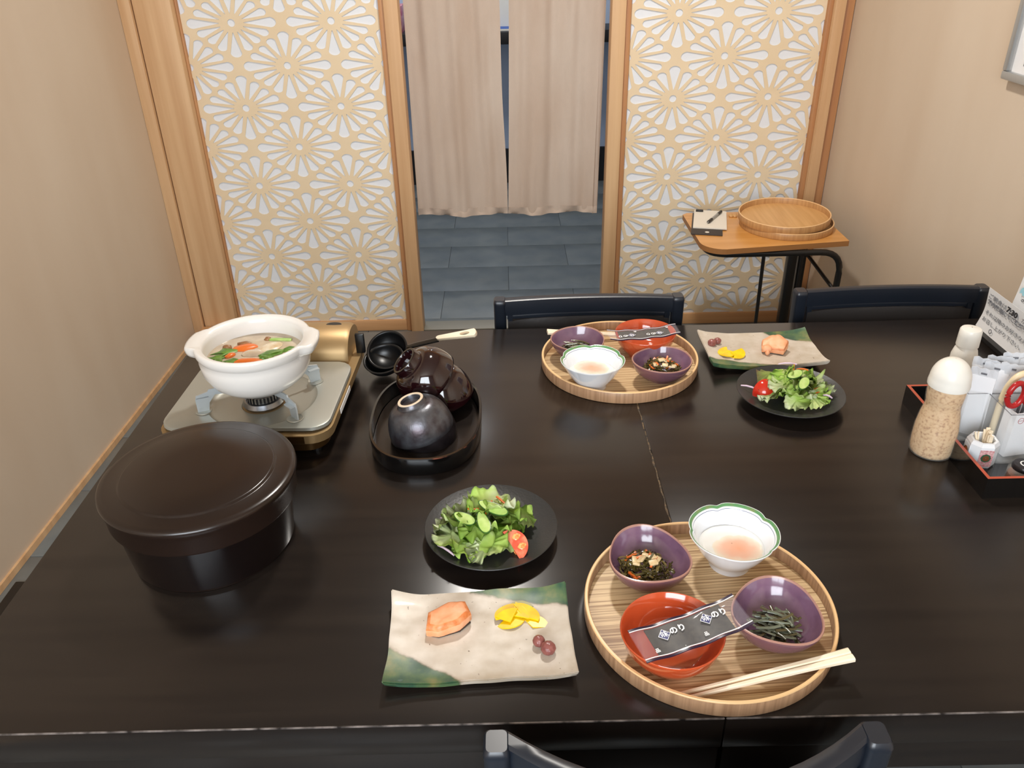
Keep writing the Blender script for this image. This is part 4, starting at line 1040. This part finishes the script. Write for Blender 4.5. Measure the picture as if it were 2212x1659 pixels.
def salad(cx_, cy_, where, seed, spots, cucs, tom, carrots, stems, mirror=1):
    random.seed(seed)
    for i, (dx, dy, s, k, lift) in enumerate(spots):
        d = math.hypot(dx, dy); h = .030*max(0, 1-(d/.062)**2)
        sec = ['right', 'far right', 'far', 'far left', 'left', 'near left', 'near', 'near right'][int(round(math.atan2(dy, dx)/(pi/4))) % 8]
        pos = 'on top at the '+sec if lift > .6 else ('midway up at the '+sec if lift > .25 else 'outermost at the '+sec)
        col = 'reddish edged' if k == 6 else ('deeper green' if k in (1, 3, 7) else 'pale green')
        o = tag(inst('lettuce_leaf', LEAVES[k]), '%s lettuce piece %s of the %s salad' % (col, pos, where), 'lettuce', 'lettuce pieces on the '+where)
        ang = math.atan2(dy, dx); tilt = min(.75, d*11)*random.uniform(.5, 1.1)
        ax = Vector((-sin(ang), cos(ang), 0))
        o.matrix_world = T(cx_+dx, cy_+dy, ZT+.017+h*lift+s*.12) @ Matrix.Rotation(tilt, 4, ax) @ RZ(random.uniform(0, 6.28)) @ RX(random.uniform(-.3, .3)) @ Matrix.Scale(s*1.1, 4)
        low = 0
        for v in list(o.data.vertices)[::3]:
            p = o.matrix_world @ v.co; r2 = ((p.x-cx_-.004)**2+(p.y-cy_-.003)**2)/.0078
            low = max(low, ZT+.0085+.0115*min(r2, 1)-p.z)
        o.matrix_world = T(0, 0, min(low, .012)) @ o.matrix_world
    for i, (dx, dy, z, rz, L, tl_, lab) in enumerate(cucs):
        t = thing('cucumber_slice', lab, 'cucumber', (cx_+dx, cy_+dy, ZT+z), rz, 'cucumber slices on the '+where); t.rotation_euler = (tl_[0], tl_[1], rz)
        n = 36; ol = [(L*cos(2*pi*j/n), .0080*sin(2*pi*j/n)*(1+.15*cos(2*pi*j/n))) for j in range(n)]
        bm = bmesh.new(); loops(bm, [[(x*.93, y*.88, .0012+10*x*x*.3) for x, y in ol], [(x*.93, y*.88, -.0008+3*x*x) for x, y in ol]], capa=True, capb=True); fin('flesh', bm, M_cuc, t, smooth=30)
        bm = bmesh.new(); loops(bm, [[(x*k, y*k2, z_+3*x*x) for x, y in ol] for k, k2, z_ in ((.93, .88, .00125), (1, 1, .001), (1, 1, -.0007), (.93, .88, -.0009))]); fin('skin', bm, M_cucskin, t, smooth=40)
    # tomato wedge
    dx, dy, z, M, lab = tom
    t = thing('tomato_wedge', lab, 'tomato'); t.matrix_world = T(cx_+dx, cy_+dy, ZT+z) @ M
    R = .0225; NA, NB = 18, 10; half = rad(42)
    def sp(a, b): return Vector((R*cos(b)*cos(a), R*cos(b)*sin(a), R*.95*sin(b)))
    bm = bmesh.new(); G = [[bm.verts.new(sp(-half+2*half*i/NB, -pi/2*.98+pi*.98*j/NA)) for i in range(NB+1)] for j in range(NA+1)]
    for j in range(NA):
        for i in range(NB): bm.faces.new((G[j][i], G[j][i+1], G[j+1][i+1], G[j+1][i]))
    fin('skin', bm, M_tomskin, t, smooth=60)
    bm = bmesh.new()
    for s in (-1, 1):
        ed = [bm.verts.new(sp(s*half, -pi/2*.98+pi*.98*j/NA)*.995) for j in range(NA+1)]; c = bm.verts.new((.002, 0, 0))
        for j in range(NA): bm.faces.new((c, ed[j], ed[j+1]) if s > 0 else (c, ed[j+1], ed[j]))
    fin('flesh', bm, M_tomflesh, t, rec=False)
    for s in (-1, 1):
        for q, b in ((.60, .45), (.60, -.45)):
            bm = bmesh.new(); blob(.0055, .0012, .0042, 4, .2)(bm); o = fin('seed_pocket', bm, M_seed, t, smooth=60); o.matrix_basis = T(R*q*cos(b)*cos(half), s*R*q*cos(b)*sin(half), R*q*sin(b)*1.2) @ RZ(s*half)
    for i, (dx, dy, z) in enumerate(carrots):
        t = thing('carrot_shred', 'orange carrot shred '+['right', 'far right', 'far', 'far left', 'left', 'near left', 'near', 'near right'][int(round(math.atan2(dy, dx)/(pi/4))) % 8]+' of centre in the '+where+' salad', 'carrot', (cx_+dx, cy_+dy, ZT+z), random.uniform(0, 6), 'carrot shreds on the '+where)
        bm = bmesh.new(); ribbon(bm, (0, 0, 0), .020, .0024, random.uniform(-1, 1), 0, 0, th=.0018); fin('shred', bm, M_carrot, t, smooth=40)
    for i, (p0, p1, lab) in enumerate(stems):
        t = thing('onion_stem', lab, 'stem', (cx_, cy_, ZT)); a, b = Vector(p0), Vector(p1)
        bm = bmesh.new(); tube(bm, [a, a.lerp(b, .33)+Vector((0, 0, .002)), a.lerp(b, .66)+Vector((0, 0, .002)), b], [.0012, .0015, .0017, .0012], 8); fin('stem', bm, M_onion, t, smooth=60)

# --- near setting
round_tray(.224, .702, ZT, .1445, 'near round wooden tray with striped ash bottom', M_traytop, M_trayside, M_traylip, rz=rad(4))
purple_bowl(.162, .759, 'purple bowl of kelp on the near tray', rad(100)); kelp_heap(.158, .752, 'dark shredded kelp with carrot and tofu in the near tray purple bowl', .4, 5)
purple_bowl(.290, .662, 'purple bowl of butterbur stalks on the near tray', rad(75)); stalk_heap(.289, .654, 'grey green butterbur stalks in the near tray purple bowl', 0, 6)
white_bowl(.2700, .784, 'green rimmed white lobed bowl on the near tray', rad(100)); egg(.2700, .784, 'soft pink yolked egg in the near lobed bowl', 0)
orange_bowl(.168, .635, 'empty vermilion bowl under the seaweed packet on the near tray')
nori_pack((.186, .629, ZT+.050), math.atan2(.037, .105), RX(rad(4)) @ RY(rad(-4)), 'clear packet of seasoned seaweed across the near vermilion bowl')
chopsticks((.160, .577, ZT+.0075), (.356, .6105, ZT+.0295), 'joined wooden chopsticks resting over the near tray rim')
oribe_plate(-.0425, .668, rad(2), 'rectangular cream and green glazed plate at the near side')
salmon(-.080, .684, rad(12), 'grilled salmon block on the near rectangular plate')
for i, (dx, dy, z, rz, k, tl_) in enumerate([(-.012, .008, .0128, 2.2, 2, 0), (-.006, -.008, .0132, -1.3, 0, .05), (.004, .004, .0155, .6, 1, .12), (-.010, -.002, .0165, 1.9, 1, -.15), (.014, .006, .0140, .9, 2, .1)]):
    pickle(-.001+dx, .692+dy, ZT+z, rz, k, ['large yellow pickle slice at the left of the near plate pile', 'yellow pickle slice nearest the camera in the near plate pile', 'small yellow pickle slice at the right of the near plate pile', 'folded yellow pickle slice topmost in the near plate pile', 'yellow pickle slice at the far right of the near plate pile'][i], 'pickle slices on the near plate', tilt=tl_)
pickle(.022, .6835, ZT+.0128, 1.1, 0, 'yellow pickle slice lying apart at the right on the near plate', 'pickle slices on the near plate')
pickle(.003, .707, ZT+.0135, 1.7, 0, 'olive green pickle slice behind the yellow slices on the near plate', None, m=M_pickgreen)
plum(.0235, .650, .0070, 'smaller pickled plum behind the other on the near rectangular plate'); plum(.0335, .6385, .0084, 'larger pickled plum nearest the camera on the near rectangular plate')
coupe_plate(-.032, .851, 'charcoal round plate with salad in the middle of the table')
C1 = (-.040, .846)
salad(*C1, 'middle plate', 5,
      [(-.012, .040, .022, 6, .2), (-.030, .022, .026, 0, .3), (.012, .034, .024, 2, .4), (.034, .018, .026, 4, .4), (.052, .012, .021, 3, .1), (-.048, .000, .022, 5, .1), (-.040, -.024, .026, 0, .2), (-.018, -.036, .027, 8, .2), (.004, -.040, .028, 2, .2), (.022, -.026, .024, 7, .4), (-.022, -.008, .028, 4, .8), (.006, .006, .030, 0, .85), (.024, .006, .026, 5, .8), (-.004, .026, .024, 7, .8), (-.030, .036, .020, 1, .3), (-.036, .008, .022, 7, .5), (-.012, -.020, .024, 2, .7), (.038, .004, .022, 1, .3), (-.026, -.044, .018, 5, .05), (.012, -.018, .022, 8, .7)],
      [(.000, -.030, .052, rad(-72), .0185, (.25, .2), 'pale cucumber slice standing centre in the middle plate salad'), (.012, -.006, .056, rad(-25), .0215, (.35, .15), 'longest cucumber slice at the back of the middle plate salad'), (-.025, -.016, .048, rad(-32), .0165, (.3, .1), 'cucumber slice at the left of the middle plate salad')],
      (.034, -.044, .024, wedge((0, -.62, .78), (.86, .40, .32)), 'cut tomato wedge at the right of the middle plate salad'),
      [(.008, .002, .056), (.015, -.002, .055), (.022, .012, .055), (-.012, .000, .050), (.006, -.006, .054), (-.050, -.010, .022)],
      [((-.060, .018, .022), (-.044, .002, .032), 'purple onion stem poking out at the upper left of the middle salad'), ((-.060, -.034, .020), (-.038, -.054, .020), 'white purple stem at the lower left edge of the middle salad')])

# --- far setting (turned to face the other diner)
round_tray(.198, 1.326, ZT, .1425, 'far round wooden tray in front of the chair', M_traytop, M_trayside, M_traylip, rz=rad(184))
purple_bowl(.124, 1.347, 'purple bowl of butterbur stalks on the far tray', rad(280)); stalk_heap(.122, 1.338, 'dark butterbur stalks in the far tray purple bowl', 3.1, 16, dark=True)
purple_bowl(.264, 1.262, 'purple bowl of kelp on the far tray', rad(200)); kelp_heap(.264, 1.258, 'dark shredded kelp with carrot and tofu in the far tray purple bowl', 2, 15)
white_bowl(.140, 1.243, 'green rimmed white lobed bowl on the far tray', rad(90)); egg(.140, 1.243, 'pale egg in the far lobed bowl', 2.6)
orange_bowl(.250, 1.362, 'vermilion bowl under the seaweed packet on the far tray')
nori_pack((.243, 1.345, ZT+.0505), pi+.05, RX(rad(2)) @ RY(rad(3)), 'clear packet of seasoned seaweed across the far vermilion bowl')
chopsticks((.270, 1.425, ZT+.0075), (.070, 1.409, ZT+.0295), 'joined wooden chopsticks behind the bowls on the far tray')
oribe_plate(.465, 1.352, pi, 'rectangular cream and green glazed plate at the far side')
salmon(.487, 1.347, rad(-8), 'flaky salmon piece on the far rectangular plate', 1)
for i, (dx, dy, z, rz, k, tl_) in enumerate([(-.012, .006, .0128, 2.8, 2, 0), (.0, .000, .0135, 0.3, 0, .05), (.010, -.004, .0150, -.4, 1, .1), (-.006, -.006, .0145, -1.3, 1, -.1), (.016, -.008, .0140, -.6, 2, .08)]):
    pickle(.404+dx, 1.334+dy, ZT+z, rz, k, ['large yellow pickle slice at the left end of the far plate pile', 'yellow pickle slice in the middle of the far plate pile', 'yellow pickle slice on the right of the far plate pile', 'yellow pickle slice nearest the camera in the far plate pile', 'yellow pickle slice at the right tip of the far plate pile'][i], 'pickle slices on the far plate', tilt=tl_)
plum(.378, 1.369, .0080, 'left pickled plum on the far rectangular plate'); plum(.3905, 1.378, .0070, 'right pickled plum on the far rectangular plate')
coupe_plate(.469, 1.185, 'charcoal round plate with salad at the far right')
C2 = (.466, 1.183)
salad(*C2, 'far right plate', 9,
      [(-.020, .036, .024, 6, .2), (.014, .044, .024, 3, .3), (-.028, -.012, .024, 4, .3), (-.034, -.020, .021, 8, .1), (.004, -.026, .026, 0, .3), (.026, -.036, .024, 3, .2), (.040, -.030, .022, 5, .1), (.048, .006, .025, 2, .2), (.030, .016, .026, 4, .5), (.004, .010, .030, 7, .85), (-.010, .024, .024, 1, .7), (.014, -.006, .028, 5, .85), (.034, -.010, .022, 0, .5), (-.014, -.012, .024, 2, .7), (-.002, -.040, .022, 8, .1), (.020, .030, .022, 1, .4)],
      [(.010, -.030, .050, rad(55), .0185, (.35, -.1), 'pale cucumber slice leaning at the right of the far right plate salad'), (.002, -.006, .054, rad(35), .0185, (.35, .0), 'thin cucumber slice at the top of the far right plate salad')],
      (-.042, .004, .018, wedge((-.3, .9, -.1), (-.1, -.30, .95)), 'tomato wedge at the left of the far right plate salad'),
      [(.006, .012, .056), (.040, -.024, .030), (.034, -.020, .034), (.020, .010, .056)],
      [((-.076, .020, .021), (-.052, .006, .020), 'white stem reaching left towards the edge of the far right plate'), ((-.012, .036, .052), (.016, .026, .056), 'white purple stem lying on top of the far right plate salad'), ((.046, -.030, .028), (.060, -.034, .024), 'thin pink stem at the lower right of the far right plate salad')])

# ------------------------------------------------------------------ dressing bottle and condiment tray
bt = thing('dressing_bottle', 'sesame dressing bottle with white domed cap and pinched waist', 'bottle', (.636, 1.026, ZT))
prof = [(.027, 0), (.0300, .002), (.0312, .008), (.0318, .025), (.0312, .045), (.0285, .066), (.0255, .080), (.0250, .086), (.0262, .092), (.0272, .104), (.0268, .116), (.0255, .119)]
bm = bmesh.new(); lathe(bm, [(r-.0014, z+.0012) for r, z in prof], 56, cap0=True, cap1=True); fin('dressing', bm, M_sesame, bt, smooth=50)
bm = bmesh.new(); lathe(bm, prof, 56, cap0=True, cap1=True); fin('bottle_wall', bm, M_glassjar, bt, smooth=50)
prof = [(.0275, .116), (.0285, .1165), (.0288, .121), (.0280, .127)]+[(.0278*cos(k*pi/2/12), .128+.0325*sin(k*pi/2/12)) for k in range(12)]+[(.0005, .1605)]
bm = bmesh.new(); lathe(bm, prof, 56, cap0=True); fin('domed_cap', bm, M_cap, bt, smooth=35)

ct = thing('condiment_tray', 'black square tray with vermilion lip holding condiments', 'tray', (.655, .908, ZT)); TW, TD, TH = .235, .262, .034
def wallbox(nm, d, M_=None):
    bm = bmesh.new(); x0, x1, y0, y1 = d
    box(bm, x0, x1, y0, y1, 0, TH); bm.normal_update()
    for f in bm.faces: f.material_index = 1 if f.normal.z > .5 else 0
    fin(nm, bm, [M_lac, M_vermrim], ct)
wallbox('side_wall', (0, .005, 0, TD)); wallbox('side_wall', (TW-.005, TW, 0, TD)); wallbox('side_wall', (.005, TW-.005, 0, .005)); wallbox('side_wall', (.005, TW-.005, TD-.005, TD))
bx('base', (.005, TW-.005, .005, TD-.005, 0, .004), M_lac, ct)
ZC = ZT+.0042
# toothpick holder
tp = thing('toothpick_holder', 'white ceramic toothpick holder with pink lattice label and green emblem', 'holder', (.690, .992, ZC), rad(-8))
oct_ = lambda r, k=.45: [(r*sx*a, r*sy*b) for sx, sy, a, b in ((1, -1, 1, k), (1, 1, 1, k), (1, 1, k, 1), (-1, 1, k, 1), (-1, 1, 1, k), (-1, -1, 1, k), (-1, -1, k, 1), (1, -1, k, 1))]
bm = bmesh.new(); rings = [[(x, y, z) for x, y in oct_(r)] for r, z in ((.0185, 0), (.020, .003), (.020, .036), (.0175, .041), (.0155, .042), (.014, .041), (.0138, .01))]; loops(bm, rings, capa=True, capb=True); fin('pot', bm, M_cwhite, tp, smooth=20)
for a, in ((-90,), (180,)):
    M = RZ(rad(a)) @ T(.0202, 0, .019)
    bm = bmesh.new(); box(bm, 0, .0004, -.0095, .0095, -.015, .013, M=M); fin('label_print', bm, M_pinkch if a == -90 else M_cwhite, tp)
    bm = bmesh.new(); lathe(bm, [(.0005, .0009), (.0072, .0009), (.0072, .0004)], 8, M=M @ RY(pi/2)); fin('emblem', bm, M_emgreen if a == -90 else M_brownp, tp)
    bm = bmesh.new(); lathe(bm, [(.0005, .0013), (.0046, .0013), (.0046, .0009)], 14, M=M @ RY(pi/2)); fin('emblem', bm, M_brownp if a == -90 else M_carrot, tp)
random.seed(4)
for i in range(9):
    t = thing('toothpick', 'pale wooden toothpick standing in the ceramic holder', 'toothpick', (.690+random.uniform(-.008, .008), .992+random.uniform(-.008, .008), ZC+.012), random.uniform(0, 6), 'toothpicks in the holder')
    t.rotation_euler = (random.uniform(-.3, .3), random.uniform(-.3, .3), 0); bm = bmesh.new(); w = random.choice((.0011, .0011, .0028)); box(bm, -w, w, -.0008, .0008, 0, .041); fin('pick', bm, M_chop, t)
# acrylic stand with paper sleeves
ac = thing('acrylic_stand', 'clear two part acrylic stand in the condiment tray', 'stand', (0, 0, ZC)); AH = .084
def acbox(x0, x1, y0, y1):
    for d in ((x0, x1, y0, y0+.002, 0, AH), (x0, x1, y1-.002, y1, 0, AH), (x0, x0+.002, y0+.002, y1-.002, 0, AH), (x1-.002, x1, y0+.002, y1-.002, 0, AH), (x0+.002, x1-.002, y0+.002, y1-.002, 0, .002)): bx('acrylic_panel', d, M_clear, ac)
    for d in ((x0, x1, y0, y0+.0012, AH, AH+.0006), (x0, x0+.0012, y0+.0014, y1-.0014, AH, AH+.0006), (x0, x1, y1-.0012, y1, AH, AH+.0006)): bx('panel_edge', d, M_clearedge, ac)
acbox(.682, .815, 1.0455, 1.118); acbox(.7130, .815, .984, 1.0448)
random.seed(8)
PK = [(.708, 1.058, -38), (.722, 1.066, -30), (.737, 1.060, -22), (.716, 1.080, -34), (.756, 1.068, -14), (.745, 1.084, -20), (.778, 1.062, -8), (.770, 1.086, -10), (.792, 1.080, -5)]
for i, (x, y, a) in enumerate(PK):
    t = thing('paper_sleeve', 'white wrapped packet in the clear stand, '+['leftmost in the front row', 'second from left in the front row', 'third from left in the front row', 'leftmost in the back row', 'fourth from left in the front row', 'second from left in the back row', 'fifth from left in the front row', 'third from left in the back row', 'rightmost in the back row'][i], 'packet', (x, y, ZC+.004), rad(a), 'wrapped packets in the clear stand'); t.rotation_euler[1] = rad(random.uniform(-3, 5)); t.rotation_euler[0] = rad(random.uniform(-3, 3))
    h = random.uniform(.104, .112); bm = bmesh.new(); rings = []
    for z, th in ((0, .001), (.01, .003), (h*.85, .003), (h, .0008)): rings.append([(-.017, -th, z), (.017, -th, z), (.017, th, z), (-.017, th, z)])
    loops(bm, rings, capa=True, capb=True); fin('sleeve', bm, M_packet, t, smooth=50)
    bm = bmesh.new(); zz = [0, .002, 0, .002, 0, .002, 0]
    rings = [[(-.018+.006*k, -.0006, h-.002), (-.018+.006*k, .0006, h-.002), (-.018+.006*k, .0006+.001*sin(k*2), h+.012+zz[k]), (-.018+.006*k, -.0006+.001*sin(k*2), h+.012+zz[k])] for k in range(7)]
    loops(bm, rings, capa=True, capb=True); fin('crimped_flap', bm, M_packetf, t)
    bm = bmesh.new(); box(bm, -.004, .004, -.0012, -.0007, h+.003, h+.006); fin('print_mark', bm, M_inkg, t)
# white capped bottle behind
wb = thing('sauce_bottle', 'sauce bottle with white screw cap behind the paper packets', 'bottle', (.770, 1.222, ZT), 0)
bm = bmesh.new(); lathe(bm, [(.018, 0), (.021, .002), (.021, .06), (.018, .072), (.013, .080), (.013, .088)], 40, cap0=True, cap1=True); fin('bottle_body', bm, M_cap, wb, smooth=50)
bm = bmesh.new(); lathe(bm, [(.0155, .078), (.0178, .079), (.0176, .096), (.0172, .107), (.0155, .1095), (.001, .112)], 40, cap0=True); fin('screw_cap', bm, M_cap, wb, smooth=40)
# kitchen scissors and box sleeve
sb = thing('white_card_box', 'tall white card sleeve holding the red handled scissors', 'box', (.748, 1.012, ZC+.003), rad(10))
bx('sleeve_wall', (-.02, .02, -.012, -.011, 0, .075), M_packet, sb); bx('sleeve_wall', (-.02, .02, .011, .012, 0, .075), M_packet, sb); bx('sleeve_wall', (-.02, -.019, -.011, .011, 0, .075), M_packet, sb); bx('sleeve_wall', (.019, .02, -.011, .011, 0, .075), M_packet, sb)
bm = bmesh.new(); lathe(bm, [(.0042, 0), (.0050, 0), (.0050, .0003), (.0042, .0003), (.0042, 0)], 20, M=frame_mat((-.010, -.0121, .062), (0, -1, 0))); box(bm, -.014, -.006, -.0125, -.0121, .0617, .0623); fin('red_symbol', bm, M_red, sb)
sc = thing('scissors', 'red handled scissors standing in the condiment tray', 'scissors', (.742, 1.012, ZC+.003), rad(10))
def ringtube(rx, rz_, c, r, n=28): return [(c[0]+rx*cos(2*pi*k/n), c[1], c[2]+rz_*sin(2*pi*k/n)) for k in range(n+1)]
for cx_ in (-.014, .014):
    bm = bmesh.new(); tube(bm, ringtube(.013, .019, (cx_, 0, .100), 0), .0042, 10); fin('handle_ring', bm, M_red, sc, smooth=60)
bm = bmesh.new(); box(bm, -.004, .0, -.0008, .0008, .004, .082); fin('blade', bm, M_steel, sc)
bm = bmesh.new(); box(bm, .004, .008, -.0006, .001, .004, .085); fin('blade', bm, M_steel, sc)
cr = thing('cream_tongs', 'cream curved handle arching behind the red scissors', 'tongs', (.748, 1.033, ZC+.003), rad(6))
bm = bmesh.new(); tube(bm, bend([(-.024, 0, 0), (-.024, 0, .095), (-.010, 0, .122), (.018, 0, .122), (.034, 0, .095), (.034, 0, 0)], .022, 6), .0048, 10); fin('handle', bm, M_cream, cr, smooth=60)
# spice jar
sj = thing('spice_jar', 'low clear spice jar with dark lid at the tray corner', 'jar', (.728, .944, ZC))
bm = bmesh.new(); lathe(bm, [(.018, 0), (.0195, .002), (.0185, .010)], 32, cap0=True, cap1=True); fin('spice', bm, M_spice, sj, smooth=50)
bm = bmesh.new(); lathe(bm, [(.0195, -.0001), (.021, .002), (.0205, .016), (.016, .020), (.015, .022)], 32, cap0=True); fin('jar_wall', bm, M_glassjar, sj, smooth=50)
bm = bmesh.new(); lathe(bm, [(.0165, .020), (.0168, .024), (.015, .027), (.001, .0275)], 32, cap0=True); ld = fin('lid', bm, M_raku2, sj, smooth=50)
bm = bmesh.new(); lathe(bm, [(.0055, .0278), (.0072, .0278), (.0072, .0274)], 32); fin('lid_ring_mark', bm, M_print, ld)

# ------------------------------------------------------------------ signs at the right
def sign(name, label, loc, M, w, h, lines, wide=1.5):
    t = thing(name, label, 'sign'); t.matrix_world = T(*loc) @ M
    bm = bmesh.new(); rings = []
    for i in range(13):
        v = i/12; z = h*v; y = .004*sin(v*4)
        rings.append([(-w/2, y-.0004, z), (w/2, y-.0004+.002, z), (w/2, y+.0004+.002, z), (-w/2, y+.0004, z)])
    loops(bm, rings, capa=True, capb=True); fin('sheet', bm, M_sheet, t, smooth=60)
    for s, size, x, z, m, b in lines:
        text('lettering', s, size, m, t, T(x, .004*sin(z/h*4)-.0018, z) @ RX(pi/2) @ Matrix.Diagonal((wide, 1, 1, 1)), align='LEFT', bold=b)
    return t
# the sheets face the left wall, seen at a slant
SM = RZ(rad(-90)) @ RX(rad(-7))
s1 = sign('notice_sheet', 'white laminated breakfast notice with large printed lines at the right', (.911, 1.332, ZT+.0095), SM, .21, .080,
     [('ご朝食は', .0105, -.100, .066, M_inkg, 0), ('7:30', .0135, -.036, .066, M_ink, .0006), ('から', .0105, .012, .066, M_inkg, 0), ('館内放送にてご連絡致します', .0090, -.100, .054, M_inkg, .0003), ('それ以降のお好きなお時間に', .0095, -.098, .034, M_inkg, 0), ('お召し上がり下さい。', .0095, -.098, .020, M_inkg, 0)])
bm = bmesh.new(); lathe(bm, [(.0032, 0), (.0046, 0), (.0046, .0004), (.0032, .0004), (.0032, 0)], 20, M=frame_mat((-.055, -.0015, .010), (0, -1, 0))); fin('punch_hole', bm, M_inkg, s1)
s2 = sign('notice_sheet', 'taller white notice with small print and a pale blue patch behind the breakfast notice', (.950, 1.315, ZT+.0095), RZ(rad(-90)) @ RX(rad(-6)), .21, .22,
     [('お知らせ', .018, -.085, .165, M_inkg, .0004), ('お客様へのご案内', .0065, -.095, .143, M_inkg, 0), ('客室でご利用下さい', .0065, -.095, .134, M_inkg, 0), ('お気軽にお問い合わせ', .0060, -.095, .122, M_ink, .0002), ('ください', .0060, -.095, .114, M_ink, .0002), ('ご案内', .0055, -.085, .070, M_ink, .0003)])
bm = bmesh.new(); vs = [(.009*cos(a)*1.3, .009*sin(a)) for a in [k*pi/12 for k in range(13)]]+[(-.0117, -.006), (-.006, -.003), (0, -.007), (.006, -.003), (.0117, -.006)]
prism(bm, vs, 0, .0004, M=T(-.080, -.001, .086) @ RX(pi/2)); fin('pale_blue_patch', bm, M_pblue, s2)
hb = thing('sign_stand', 'dark low base holding the two notices upright', 'stand', (.93, 1.33, ZT)); bx('base', (-.030, .035, -.115, .105, 0, .009), M_plastic, hb, bev=.001)

# ceiling lamps (bodies of the downlights)
for i, (x, y) in enumerate(((.12, 1.85),)):
    t = thing('downlight', ['recessed ceiling downlight over the far side of the table', 'recessed ceiling downlight at the near right', 'recessed ceiling downlight at the near left'][i], 'lamp', (x, y, 2.42))
    bm = bmesh.new(); lathe(bm, [(.085, -.001), (.11, -.001), (.11, -.008), (.10, -.012), (.085, -.012)], 40); fin('trim_ring', bm, M_cap, t, smooth=40)
